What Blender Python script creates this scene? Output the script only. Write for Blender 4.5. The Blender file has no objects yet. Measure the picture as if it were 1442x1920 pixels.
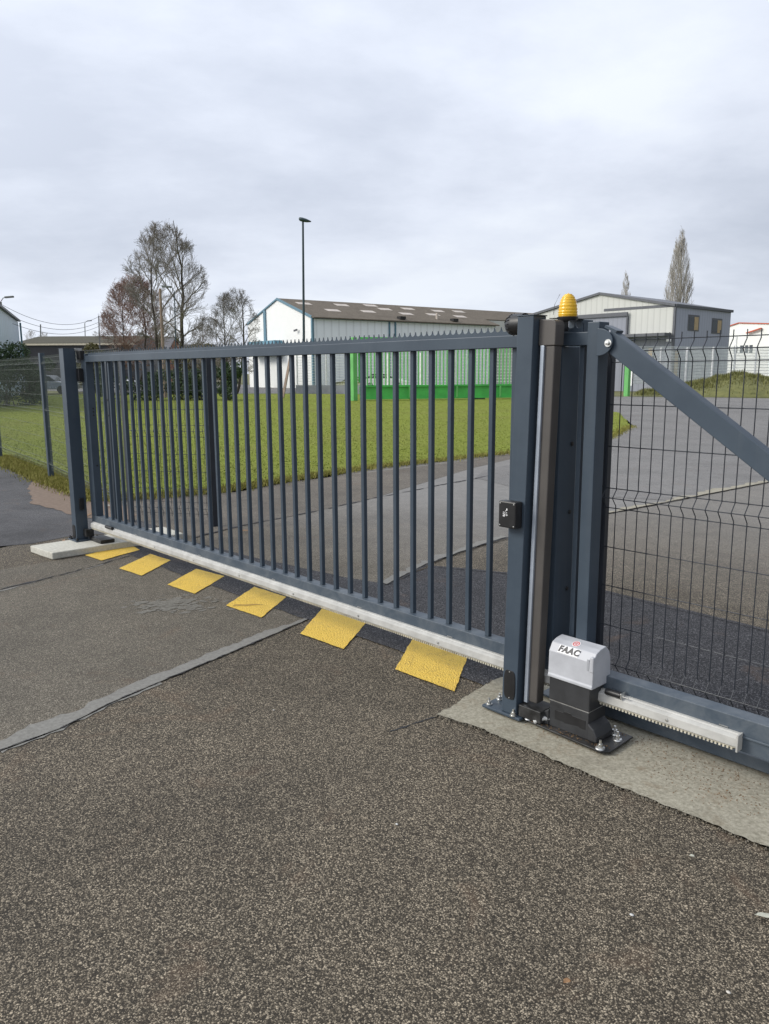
import bpy, bmesh, math, random
import numpy as np
from mathutils import Vector, Matrix
R = random.Random(7)
S = bpy.context.scene
# ------------------------------------------------------------------ camera, world, sun, exposure
CR = Vector((0.6776, 0.7354, -0.0057)); CU = Vector((-0.1249, 0.1227, 0.9846)); CW = Vector((-0.7248, 0.6664, -0.1750)); CC = Vector((2.0468, -2.6771, 1.56))
CR.normalize(); CW = (CW - CW.dot(CR)*CR).normalized(); CU = CR.cross(CW)
cam = bpy.data.objects.new('camera', bpy.data.cameras.new('camera')); S.collection.objects.link(cam)
cam.matrix_world = Matrix(((CR.x, CU.x, -CW.x, CC.x), (CR.y, CU.y, -CW.y, CC.y), (CR.z, CU.z, -CW.z, CC.z), (0, 0, 0, 1)))
cam.data.sensor_fit = 'VERTICAL'; cam.data.sensor_height = 36; cam.data.lens = 1472.13/1920*36
cam.data.clip_start = 0.05; cam.data.clip_end = 3000
S.camera = cam
S.render.resolution_x = 769; S.render.resolution_y = 1024
S.view_settings.view_transform = 'Standard'; S.view_settings.look = 'None'; S.view_settings.gamma = 1; S.view_settings.exposure = 0.0
SUN_AZ = Vector((-0.60, -0.80, 0)).normalized(); SUN_EL = math.radians(33)
W = bpy.data.worlds.new('World'); S.world = W; W.use_nodes = True
def build_world():
    nt = W.node_tree; N = nt.nodes; L = nt.links; N.clear()
    def n(t, **k):
        o = N.new(t)
        for a, b in k.items(): setattr(o, a, b)
        return o
    out = n('ShaderNodeOutputWorld'); bg = n('ShaderNodeBackground'); L.new(bg.outputs[0], out.inputs[0])
    sky = n('ShaderNodeTexSky', sky_type='NISHITA', sun_disc=False); sky.sun_elevation = SUN_EL; sky.sun_rotation = math.atan2(SUN_AZ.x, SUN_AZ.y)
    tc = n('ShaderNodeTexCoord'); sep = n('ShaderNodeSeparateXYZ'); L.new(tc.outputs['Generated'], sep.inputs[0])
    def m(op, a, b=None, clamp=False):
        o = n('ShaderNodeMath', operation=op, use_clamp=clamp)
        for i, v in enumerate((a, b)):
            if v is None: continue
            if isinstance(v, (int, float)): o.inputs[i].default_value = v
            else: L.new(v, o.inputs[i])
        return o.outputs[0]
    zz = m('ADD', m('MAXIMUM', sep.outputs[2], 0.0), 0.26)
    cx = m('DIVIDE', sep.outputs[0], zz); cy = m('DIVIDE', sep.outputs[1], zz)
    cmb = n('ShaderNodeCombineXYZ'); L.new(cx, cmb.inputs[0]); L.new(cy, cmb.inputs[1])
    rot = n('ShaderNodeVectorRotate', rotation_type='Z_AXIS'); rot.inputs['Angle'].default_value = math.radians(-52); L.new(cmb.outputs[0], rot.inputs[0])
    mp = n('ShaderNodeMapping'); mp.inputs['Scale'].default_value = (0.8, 1.0, 1); mp.inputs['Location'].default_value = (3.1, 1.7, 0); L.new(rot.outputs[0], mp.inputs[0])
    n1 = n('ShaderNodeTexNoise'); n1.inputs['Scale'].default_value = 1.0; n1.inputs['Detail'].default_value = 9; n1.inputs['Roughness'].default_value = .52; n1.inputs['Distortion'].default_value = .25; L.new(mp.outputs[0], n1.inputs['Vector'])
    n2 = n('ShaderNodeTexNoise'); n2.inputs['Scale'].default_value = 2.6; n2.inputs['Detail'].default_value = 8; n2.inputs['Roughness'].default_value = .6; L.new(mp.outputs[0], n2.inputs['Vector'])
    s = m('ADD', m('MULTIPLY', n1.outputs[0], 0.72), m('MULTIPLY', n2.outputs[0], 0.28))
    cr = n('ShaderNodeValToRGB'); L.new(s, cr.inputs[0])
    e = cr.color_ramp.elements; e[0].position = .38; e[0].color = (.69, .75, .88, 1); e[1].position = .62; e[1].color = (1.04, 1.10, 1.20, 1)
    k = e.new(.46); k.color = (.80, .86, .99, 1); k = e.new(.54); k.color = (.93, .99, 1.12, 1)
    # brighter overhead, greyer towards the horizon, bright veil round the hidden sun
    up = n('ShaderNodeValToRGB'); L.new(sep.outputs[2], up.inputs[0]); u = up.color_ramp.elements
    u[0].position = 0; u[0].color = (.90,)*3+(1,); u[1].position = .6; u[1].color = (1.10,)*3+(1,); k = u.new(.12); k.color = (.86,)*3+(1,); k = u.new(.3); k.color = (.97,)*3+(1,)
    mul = n('ShaderNodeMix', data_type='RGBA', blend_type='MULTIPLY'); mul.inputs[0].default_value = 1; L.new(cr.outputs[0], mul.inputs[6]); L.new(up.outputs[0], mul.inputs[7])
    sd = Vector((SUN_AZ.x*math.cos(SUN_EL), SUN_AZ.y*math.cos(SUN_EL), math.sin(SUN_EL)))
    dt = n('ShaderNodeVectorMath', operation='DOT_PRODUCT'); L.new(tc.outputs['Generated'], dt.inputs[0]); dt.inputs[1].default_value = sd
    gl = m('MULTIPLY', m('POWER', m('MAXIMUM', dt.outputs['Value'], 0.0), 3.0), 0.9)
    glc = n('ShaderNodeMix', data_type='RGBA', blend_type='MULTIPLY'); glc.inputs[0].default_value = 1; glc.inputs[6].default_value = (1, .97, .9, 1)
    cg = n('ShaderNodeCombineXYZ'); [L.new(gl, cg.inputs[i]) for i in range(3)]; L.new(cg.outputs[0], glc.inputs[7])
    add = n('ShaderNodeMix', data_type='RGBA', blend_type='ADD'); add.inputs[0].default_value = 1; L.new(mul.outputs[2], add.inputs[6]); L.new(glc.outputs[2], add.inputs[7])
    dz = n('ShaderNodeVectorMath', operation='DOT_PRODUCT'); L.new(tc.outputs['Generated'], dz.inputs[0]); dz.inputs[1].default_value = (-.36, -.345, 0)
    az = n('ShaderNodeValToRGB'); L.new(m('ADD', dz.outputs['Value'], .5), az.inputs[0]); q = az.color_ramp.elements
    q[0].position = 0; q[0].color = (.32,)*3+(1,); q[1].position = 1; q[1].color = (1.25,)*3+(1,)
    for p_, c_ in ((.10, .40), (.16, .55), (.30, .92), (.5, 1.0), (.74, 1.04)): k = q.new(p_); k.color = (c_,)*3+(1,)
    ad2 = n('ShaderNodeMix', data_type='RGBA', blend_type='MULTIPLY'); ad2.inputs[0].default_value = 1; L.new(add.outputs[2], ad2.inputs[6]); L.new(az.outputs[0], ad2.inputs[7]); add = ad2
    sk = n('ShaderNodeMix', data_type='RGBA', blend_type='MULTIPLY'); sk.inputs[0].default_value = 1; L.new(sky.outputs[0], sk.inputs[6]); sk.inputs[7].default_value = (.1, .1, .1, 1)
    fin = n('ShaderNodeMix', data_type='RGBA'); fin.inputs[0].default_value = .93; L.new(sk.outputs[2], fin.inputs[6]); L.new(add.outputs[2], fin.inputs[7])
    L.new(fin.outputs[2], bg.inputs[0]); bg.inputs[1].default_value = 1.0
build_world()
sun = bpy.data.objects.new('sun', bpy.data.lights.new('sun', 'SUN')); S.collection.objects.link(sun)
sun.data.energy = 2.1; sun.data.angle = math.radians(18); sun.data.color = (1, .94, .84)
sun.rotation_euler = Vector((SUN_AZ.x*math.cos(SUN_EL), SUN_AZ.y*math.cos(SUN_EL), math.sin(SUN_EL))).to_track_quat('Z', 'Y').to_euler()

def at(px, py, depth):
    """world point seen at photo pixel px,py at a horizontal depth of so many metres (used to place far things)"""
    d = CW*1472.13 + CR*(px-721) - CU*(py-960); h = Vector((CW.x, CW.y, 0)).normalized()
    return CC + d*(depth/d.dot(h))

# ------------------------------------------------------------------ node helpers and materials
class NT:
    def __init__(s, name):
        s.m = bpy.data.materials.new(name); s.m.use_nodes = True; s.t = s.m.node_tree; s.N = s.t.nodes; s.L = s.t.links
        s.b = s.N['Principled BSDF']; s.tc = s.N.new('ShaderNodeTexCoord')
    def put(s, sock, v):
        if isinstance(v, bpy.types.NodeSocket): s.L.new(v, sock)
        else: sock.default_value = v
    def vec(s, scale=(1, 1, 1), obj=True, rot=(0, 0, 0)):
        n = s.N.new('ShaderNodeMapping'); n.inputs['Scale'].default_value = scale; n.inputs['Rotation'].default_value = rot
        if obj: s.L.new(s.tc.outputs['Object'], n.inputs[0])
        else:
            g = s.N.new('ShaderNodeNewGeometry'); s.L.new(g.outputs['Position'], n.inputs[0])
        return n.outputs[0]
    def noise(s, scale, detail=4, rough=.55, v=None, dist=0):
        n = s.N.new('ShaderNodeTexNoise'); n.inputs['Scale'].default_value = scale; n.inputs['Detail'].default_value = detail; n.inputs['Roughness'].default_value = rough; n.inputs['Distortion'].default_value = dist
        s.L.new(v if v is not None else s.vec(), n.inputs['Vector']); return n.outputs[0]
    def voro(s, scale, v=None, feature='F1', rand=1):
        n = s.N.new('ShaderNodeTexVoronoi'); n.feature = feature; n.inputs['Scale'].default_value = scale; n.inputs['Randomness'].default_value = rand
        s.L.new(v if v is not None else s.vec(), n.inputs['Vector']); return n
    def ramp(s, f, pts, interp='LINEAR'):
        n = s.N.new('ShaderNodeValToRGB'); s.L.new(f, n.inputs[0]); e = n.color_ramp.elements; n.color_ramp.interpolation = interp
        while len(e) > 1: e.remove(e[-1])
        e[0].position = pts[0][0]; e[0].color = col(pts[0][1])
        for p, c in pts[1:]: k = e.new(p); k.color = col(c)
        return n.outputs[0]
    def mix(s, f, a, b, blend='MIX'):
        n = s.N.new('ShaderNodeMix'); n.data_type = 'RGBA'; n.blend_type = blend; s.put(n.inputs[0], f)
        s.put(n.inputs[6], a if isinstance(a, bpy.types.NodeSocket) else col(a)); s.put(n.inputs[7], b if isinstance(b, bpy.types.NodeSocket) else col(b)); return n.outputs[2]
    def math(s, op, a, b=0, clamp=False):
        n = s.N.new('ShaderNodeMath'); n.operation = op; n.use_clamp = clamp; s.put(n.inputs[0], a); s.put(n.inputs[1], b); return n.outputs[0]
    def bump(s, h, strength=.3, dist=.01):
        n = s.N.new('ShaderNodeBump'); n.inputs['Strength'].default_value = strength; n.inputs['Distance'].default_value = dist; s.L.new(h, n.inputs['Height']); s.L.new(n.outputs[0], s.b.inputs['Normal'])
    def fin(s, c, rough=.6, metal=0, spec=None):
        s.put(s.b.inputs['Base Color'], c if isinstance(c, bpy.types.NodeSocket) else col(c)); s.put(s.b.inputs['Roughness'], rough); s.b.inputs['Metallic'].default_value = metal
        if spec is not None: s.b.inputs['Specular IOR Level'].default_value = spec
        return s.m
def col(c):
    if isinstance(c, (int, float)): return (c, c, c, 1)
    return tuple(c)+(1,) if len(c) == 3 else tuple(c)
def simple(name, c, rough=.5, metal=0, var=.12, scale=6, bump=0, spec=None):
    t = NT(name); a = tuple(x*(1-var) for x in c); b = tuple(min(1, x*(1+var)) for x in c)
    f = t.noise(scale, 6, .6, t.vec(obj=False))
    if bump: t.bump(t.noise(scale*20, 3, .6, t.vec(obj=False)), bump, .002)
    return t.fin(t.ramp(f, [(.35, a), (.65, b)]), t.ramp(f, [(.3, rough*.85), (.7, min(1, rough*1.15))]), metal, spec)
M = {}
def asphalt(name, dark, stone_lo, stone_hi, cell=118, tint=(1, 1, 1), blot=.25, amount=.5, grad=None):
    t = NT(name); P = t.vec(obj=False)
    warp = t.N.new('ShaderNodeMix'); warp.data_type = 'VECTOR'; warp.inputs[0].default_value = .0022
    nz = t.N.new('ShaderNodeTexNoise'); nz.inputs['Scale'].default_value = 160; t.L.new(P, nz.inputs['Vector'])
    ad = t.N.new('ShaderNodeVectorMath'); ad.operation = 'MULTIPLY_ADD'; t.L.new(nz.outputs['Color'], ad.inputs[0]); ad.inputs[1].default_value = (.006, .006, .006); t.L.new(P, ad.inputs[2])
    v = t.voro(cell, ad.outputs[0]); v2 = t.voro(cell*2.1, ad.outputs[0])
    sp = t.N.new('ShaderNodeSeparateColor'); t.L.new(v.outputs['Color'], sp.inputs[0]); rnd = sp.outputs[0]
    sp2 = t.N.new('ShaderNodeSeparateColor'); t.L.new(v2.outputs['Color'], sp2.inputs[0])
    stone = t.ramp(rnd, [(0, dark), (1-amount-.2, [a*.5+b*.5 for a, b in zip(dark, stone_lo)]), (1-amount, stone_lo), (.9, stone_hi), (1, [min(1, a*1.35) for a in stone_hi])])
    edge = t.ramp(v.outputs['Distance'], [(.25, 1.), (.62, 0.)])
    small = t.ramp(sp2.outputs[0], [(0, dark), (.75, [a*.6+b*.4 for a, b in zip(dark, stone_lo)]), (1, stone_hi)])
    c = t.mix(edge, small, stone)
    v3 = t.voro(52, P); sp3 = t.N.new('ShaderNodeSeparateColor'); t.L.new(v3.outputs['Color'], sp3.inputs[0])
    pick = t.math('MULTIPLY', t.ramp(sp3.outputs[1], [(.90, 0.), (.93, 1.)]), t.ramp(v3.outputs['Distance'], [(.16, 1.), (.26, 0.)])); c = t.mix(pick, c, t.ramp(sp3.outputs[2], [(0, dark), (.35, stone_lo), (1, stone_hi)]))
    big = t.noise(.9, 8, .65, P); mid = t.noise(6, 7, .7, P)
    c = t.mix(1, c, t.ramp(big, [(.3, 1-blot), (.5, 1.0), (.72, (1+blot*.5, 1+blot*.45, 1+blot*.4))]), 'MULTIPLY')
    c = t.mix(1, c, t.ramp(mid, [(.3, .86), (.7, 1.12)]), 'MULTIPLY')
    rs = t.noise(2.3, 6, .7, P, 1.0); c = t.mix(t.ramp(rs, [(.58, 0.), (.74, .38)]), c, (.15, .095, .06)); c = t.mix(1, c, t.ramp(t.noise(.33, 5, .6, P), [(.35, .88), (.65, 1.08)]), 'MULTIPLY')
    c = t.mix(1, c, tint, 'MULTIPLY')
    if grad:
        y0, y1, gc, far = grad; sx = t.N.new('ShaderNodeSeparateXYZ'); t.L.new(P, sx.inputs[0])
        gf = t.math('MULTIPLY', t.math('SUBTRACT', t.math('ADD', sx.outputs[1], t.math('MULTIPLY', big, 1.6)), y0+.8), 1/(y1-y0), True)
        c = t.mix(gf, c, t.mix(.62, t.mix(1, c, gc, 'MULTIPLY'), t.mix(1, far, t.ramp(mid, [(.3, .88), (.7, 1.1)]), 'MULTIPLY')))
    h = t.math('MULTIPLY', edge, rnd); t.bump(t.math('ADD', h, t.math('MULTIPLY', mid, .5)), .55, .004)
    return t.fin(c, .85, 0, .35)
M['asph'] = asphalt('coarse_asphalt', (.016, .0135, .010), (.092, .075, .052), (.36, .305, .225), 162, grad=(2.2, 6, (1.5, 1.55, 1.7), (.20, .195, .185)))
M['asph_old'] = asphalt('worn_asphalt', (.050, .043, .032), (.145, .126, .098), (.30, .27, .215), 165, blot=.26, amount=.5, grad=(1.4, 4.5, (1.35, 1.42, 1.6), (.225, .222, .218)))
M['asph_side'] = asphalt('brown_asphalt', (.06, .052, .042), (.15, .132, .108), (.28, .25, .21), 165, blot=.26)
M['asph_far'] = asphalt('smooth_asphalt', (.11, .107, .105), (.21, .203, .195), (.34, .33, .315), 200, blot=.16)
M['asph_dark'] = asphalt('dark_ground', (.010, .010, .012), (.033, .033, .037), (.155, .153, .16), 140, blot=.3, amount=.42)
M['asph_blue'] = asphalt('new_asphalt', (.035, .035, .038), (.075, .076, .08), (.17, .165, .165), 170, blot=.5)
def mk():
    t = NT('strip_concrete'); P = t.vec(obj=False)
    f = t.noise(3.2, 10, .7, P); g = t.noise(70, 4, .7, P); h = t.noise(9, 8, .75, P, .8)
    c = t.ramp(g, [(.3, (.19, .175, .13)), (.5, (.29, .27, .21)), (.72, (.40, .375, .30))])
    c = t.mix(t.ramp(h, [(.54, 0.), (.70, .6)]), c, (.16, .11, .06)); c = t.mix(t.ramp(f, [(.55, 0.), (.75, .5)]), c, (.10, .085, .06))
    v = t.voro(38, P); c = t.mix(t.ramp(v.outputs['Distance'], [(.05, .7), (.13, 0.)]), c, (.07, .06, .05))
    t.bump(t.math('ADD', g, h), .5, .004); M['conc'] = t.fin(c, .9)
    t = NT('plinth_concrete'); P = t.vec(obj=False); g = t.noise(45, 6, .7, P); h = t.noise(5, 8, .7, P)
    c = t.ramp(g, [(.3, (.40, .39, .335)), (.7, (.58, .565, .50))]); c = t.mix(t.ramp(h, [(.5, 0.), (.75, .45)]), c, (.30, .28, .22)); t.bump(g, .5, .004); M['plinth'] = t.fin(c, .9)
    t = NT('mortar'); P = t.vec(obj=False); g = t.noise(60, 6, .7, P); c = t.ramp(g, [(.3, (.14, .135, .122)), (.7, (.225, .22, .20))]); t.bump(g, .4, .003); M['mortar'] = t.fin(c, .9)
    t = NT('powder_coat'); P = t.vec(obj=False); f = t.noise(4, 8, .65, P); g = t.noise(1.3, 5, .6, t.vec((1, 1, .35), False)); k = t.noise(260, 2, .5, P); sk = t.noise(14, 6, .7, t.vec((1, 1, .06), False))
    c = t.ramp(f, [(.35, (.044, .061, .082)), (.65, (.057, .077, .100))]); c = t.mix(t.ramp(sk, [(.52, 0.), (.75, .35)]), c, (.085, .10, .115)); t.bump(k, .06, .001); M['metal'] = t.fin(c, t.ramp(g, [(.3, .32), (.7, .46)]), 0, .3)
    t = NT('powder_coat_dusty'); P = t.vec(obj=False); f = t.noise(7, 8, .7, P, .6); c = t.ramp(f, [(.4, (.048, .067, .089)), (.72, (.11, .128, .145))]); M['metal_dusty'] = t.fin(c, .5)
    t = NT('yellow_paint'); P = t.vec(obj=False); f = t.noise(5, 8, .7, P, .5); v = t.voro(120, P); g = t.noise(140, 3, .6, P)
    c = t.ramp(v.outputs['Distance'], [(.1, (.86, .60, .10)), (.75, (.72, .47, .065))]); c = t.mix(t.ramp(f, [(.52, 0.), (.72, .55)]), c, (.36, .235, .06))
    c = t.mix(t.ramp(g, [(.60, 0.), (.70, .75)]), c, (.12, .095, .05)); c = t.mix(t.ramp(t.noise(38, 6, .75, P), [(.56, 0.), (.70, .55)]), c, (.30, .20, .06)); t.bump(t.math('ADD', v.outputs['Distance'], g), .9, .006); M['yellow'] = t.fin(c, .7)
    t = NT('lawn_grass'); P = t.vec(obj=False); f = t.noise(.35, 6, .65, P); g = t.noise(11, 8, .75, P); q = t.noise(1.6, 6, .7, t.vec((1, 2.2, 1), False), .6); e = t.noise(70, 4, .7, P)
    c = t.ramp(g, [(.3, (.13, .16, .028)), (.5, (.205, .245, .043)), (.7, (.28, .315, .07))]); c = t.mix(t.ramp(f, [(.45, 0.), (.7, .5)]), c, (.20, .19, .06))
    c = t.mix(t.ramp(q, [(.60, 0.), (.72, .6)]), c, (.055, .075, .018)); c = t.mix(t.ramp(t.noise(2.4, 7, .75, P, .4), [(.66, 0.), (.70, .85)]), c, (.065, .045, .025))
    t.bump(t.math('ADD', e, g), .8, .03); M['lawn'] = t.fin(c, .95, 0, .1)
    t = NT('blade'); oi = t.noise(30, 4, .7, t.vec(obj=False)); c = t.ramp(oi, [(.3, (.14, .17, .03)), (.55, (.22, .255, .05)), (.75, (.33, .335, .10))]); M['blade'] = t.fin(c, .8, 0, .2)
    t = NT('dry_blade'); oi = t.noise(24, 4, .7, t.vec(obj=False)); c = t.ramp(oi, [(.3, (.12, .13, .025)), (.5, (.22, .21, .05)), (.68, (.32, .27, .11)), (.8, (.30, .19, .09))]); M['dryblade'] = t.fin(c, .85, 0, .2)
    t = NT('rough_ground'); P = t.vec(obj=False); f = t.noise(.12, 6, .6, P); g = t.noise(3, 8, .75, P); c = t.ramp(g, [(.3, (.08, .09, .03)), (.6, (.15, .15, .05)), (.8, (.19, .15, .08))]); c = t.mix(t.ramp(f, [(.4, 0.), (.65, .5)]), c, (.13, .12, .07)); t.bump(g, .8, .05); M['rough'] = t.fin(c, .95)
    t = NT('soil'); P = t.vec(obj=False); g = t.noise(22, 8, .75, P); c = t.ramp(g, [(.3, (.12, .085, .062)), (.6, (.185, .135, .10)), (.8, (.25, .20, .15))]); t.bump(g, .5, .006); M['soil'] = t.fin(c, .95)
mk()
M['galv'] = simple('galvanised', (.52, .52, .51), .38, .85, .2, 14)
M['bolt'] = simple('bolt_steel', (.62, .62, .60), .3, .9, .15, 40)
M['alu'] = simple('rack_aluminium', (.43, .425, .40), .6, 0, .14, 9, .15)
M['teeth'] = simple('rack_nylon', (.50, .47, .38), .6, 0, .2, 12)
M['black'] = simple('black_plastic', (.012, .012, .013), .4, 0, .25, 10)
M['black_dirty'] = simple('dirty_steel', (.030, .030, .030), .45, .2, .7, 16)
M['mbody'] = simple('motor_body', (.030, .031, .033), .42, .0, .2, 14, .1)
M['mcover'] = simple('motor_cover', (.43, .44, .465), .5, 0, .09, 9, .05)
M['rubber'] = simple('grey_rubber', (.075, .068, .062), .5, 0, .1, 5)
M['profile'] = simple('edge_profile', (.42, .47, .54), .35, .5, .12, 5)
M['white'] = simple('white_paint', (.78, .78, .78), .5)
M['red'] = simple('emblem_red', (.55, .02, .03), .5)
M['ink'] = simple('letter_ink', (.035, .035, .04), .5)
M['conduit'] = simple('grey_conduit', (.50, .50, .48), .6)
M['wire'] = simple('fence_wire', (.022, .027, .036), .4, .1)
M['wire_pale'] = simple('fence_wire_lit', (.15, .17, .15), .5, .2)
M['wire_far'] = simple('far_white_mesh', (.62, .66, .64), .5)
M['green'] = simple('green_gate_paint', (.075, .46, .085), .45, 0, .15, 1.5)
M['green_bar'] = simple('green_bar_paint', (.22, .60, .20), .5, 0, .1, 1.5)
M['green_lt'] = simple('green_post_paint', (.15, .46, .14), .45, 0, .1, 1.5)
M['amber'] = None
t = NT('amber_lens'); t.b.inputs['Transmission Weight'].default_value = .25; t.b.inputs['Subsurface Weight'].default_value = 0; M['amber'] = t.fin((.92, .56, .015), .2, 0, .6)
M['twig'] = simple('bark_grey', (.21, .19, .165), .9, 0, .25, 1.2)
M['twig_red'] = simple('bark_reddish', (.24, .155, .125), .9, 0, .25, 1.2)
M['twig_pale'] = simple('bark_pale', (.33, .31, .275), .9, 0, .2, 1.2)
M['trunk'] = simple('bark_dark', (.055, .045, .036), .95, 0, .4, 5, .5)
M['wood'] = simple('weathered_wood', (.26, .195, .15), .85, 0, .2, 4)
M['lampmetal'] = simple('dark_green_metal', (.022, .045, .052), .4, 0, .15, 1)
M['concpole'] = simple('concrete_pole', (.17, .18, .17), .85)
def leafmat(n, a, b, c):
    t = NT(n); f = t.noise(1.6, 6, .8, t.vec(obj=False)); h = t.noise(14, 3, .7, t.vec(obj=False)); return t.fin(t.mix(.5, t.ramp(f, [(.35, a), (.6, b), (.75, c)]), t.ramp(h, [(.35, a), (.6, b), (.7, c)])), .55, 0, .4)
M['leaf'] = leafmat('laurel_leaf', (.03, .055, .025), (.06, .10, .035), (.13, .17, .06)); M['leaf_olive'] = leafmat('olive_leaf', (.09, .085, .03), (.16, .145, .05), (.22, .16, .07)); M['leaf_bank'] = leafmat('bank_leaf', (.10, .11, .03), (.19, .19, .06), (.28, .20, .10))
def cladding(name, c, period, axis_rot=0, dirt=.08, rough=.45):
    t = NT(name); w = t.N.new('ShaderNodeTexWave'); w.wave_type = 'BANDS'; w.bands_direction = 'X'; w.inputs['Scale'].default_value = 1/period/3.18; w.inputs['Distortion'].default_value = 0
    t.L.new(t.vec(obj=False, rot=(0, 0, axis_rot)), w.inputs['Vector'])
    f = t.noise(.5, 6, .6, t.vec((1, 1, .3), False)); cc = t.ramp(f, [(.35, tuple(x*(1-dirt) for x in c)), (.65, c)])
    cc = t.mix(1, cc, t.ramp(w.outputs[0], [(0., .86), (.2, 1.)]), 'MULTIPLY'); t.bump(w.outputs[0], .3, .02); return t.fin(cc, rough)
M['clad_white'] = cladding('white_cladding', (.88, .92, .95), .9, math.radians(90), .03); M['clad_gable'] = simple('white_gable_cladding', (.78, .79, .77), .5, 0, .02, 1)
M['clad_cream'] = cladding('cream_cladding', (.58, .585, .55), .5); M['clad_grey'] = cladding('grey_cladding', (.27, .285, .33), .4); M['clad_grey2'] = cladding('grey_side_cladding', (.36, .385, .46), .4, math.radians(90))
M['clad_dark'] = cladding('dark_cladding', (.022, .022, .028), .6); M['clad_blue'] = cladding('pale_blue_cladding', (.50, .62, .76), 1.2, math.radians(45))
M['trim'] = simple('grey_trim', (.10, .105, .12), .5); M['trim_blue'] = simple('blue_trim', (.10, .20, .26), .5); M['canopy'] = simple('blue_canopy', (.12, .27, .36), .5)
M['cream'] = simple('cream_render', (.60, .54, .42), .8); M['brick'] = simple('brick_wall', (.30, .15, .10), .9, 0, .3, 3); M['slate'] = simple('slate_roof', (.12, .12, .13), .7, 0, .2, 2)
M['glass'] = simple('dark_glass', (.05, .06, .07), .12); M['reveal'] = simple('ochre_reveal', (.42, .32, .19), .7); M['redtrim'] = simple('orange_trim', (.50, .10, .05), .6)
t = NT('fibre_cement_roof'); P = t.vec(obj=False); f = t.noise(.9, 8, .7, P); g = t.noise(7, 6, .8, P); c = t.ramp(g, [(.3, (.085, .07, .05)), (.55, (.15, .125, .095)), (.75, (.24, .21, .17))]); c = t.mix(t.ramp(f, [(.45, 0.), (.7, .6)]), c, (.07, .055, .04)); M['roof'] = t.fin(c, .95)
t = NT('mossy_roof'); P = t.vec(obj=False); f = t.noise(.8, 8, .7, P); g = t.noise(5, 6, .8, P); c = t.ramp(g, [(.3, (.034, .032, .02)), (.55, (.06, .055, .035)), (.75, (.13, .12, .09))]); M['moss'] = t.fin(c, .95)
M['skylight'] = simple('roof_light', (.50, .44, .38), .5, 0, .15, 2)
M['wall'] = simple('grey_render', (.27, .28, .30), .85, 0, .15, 2); M['kerb'] = simple('kerb_stone', (.30, .30, .29), .85, 0, .15, 3)
M['car'] = simple('silver_paint', (.42, .45, .50), .25, .4); M['tyre'] = simple('tyre', (.02, .02, .02), .8); M['carwhite'] = simple('white_car_paint', (.7, .7, .72), .3)
M['crumb'] = simple('dirt_crumb', (.15, .095, .05), .95, 0, .6, 60)
M['grit'] = simple('loose_grit', (.12, .105, .08), .9, 0, .8, 90)
M['dead'] = simple('dead_leaf', (.28, .16, .08), .8, 0, .3, 30); M['paleleaf'] = simple('pale_leaf', (.50, .50, .42), .6, 0, .1, 30); M['pebble'] = simple('pebble', (.5, .47, .42), .7, 0, .2, 40)

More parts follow.
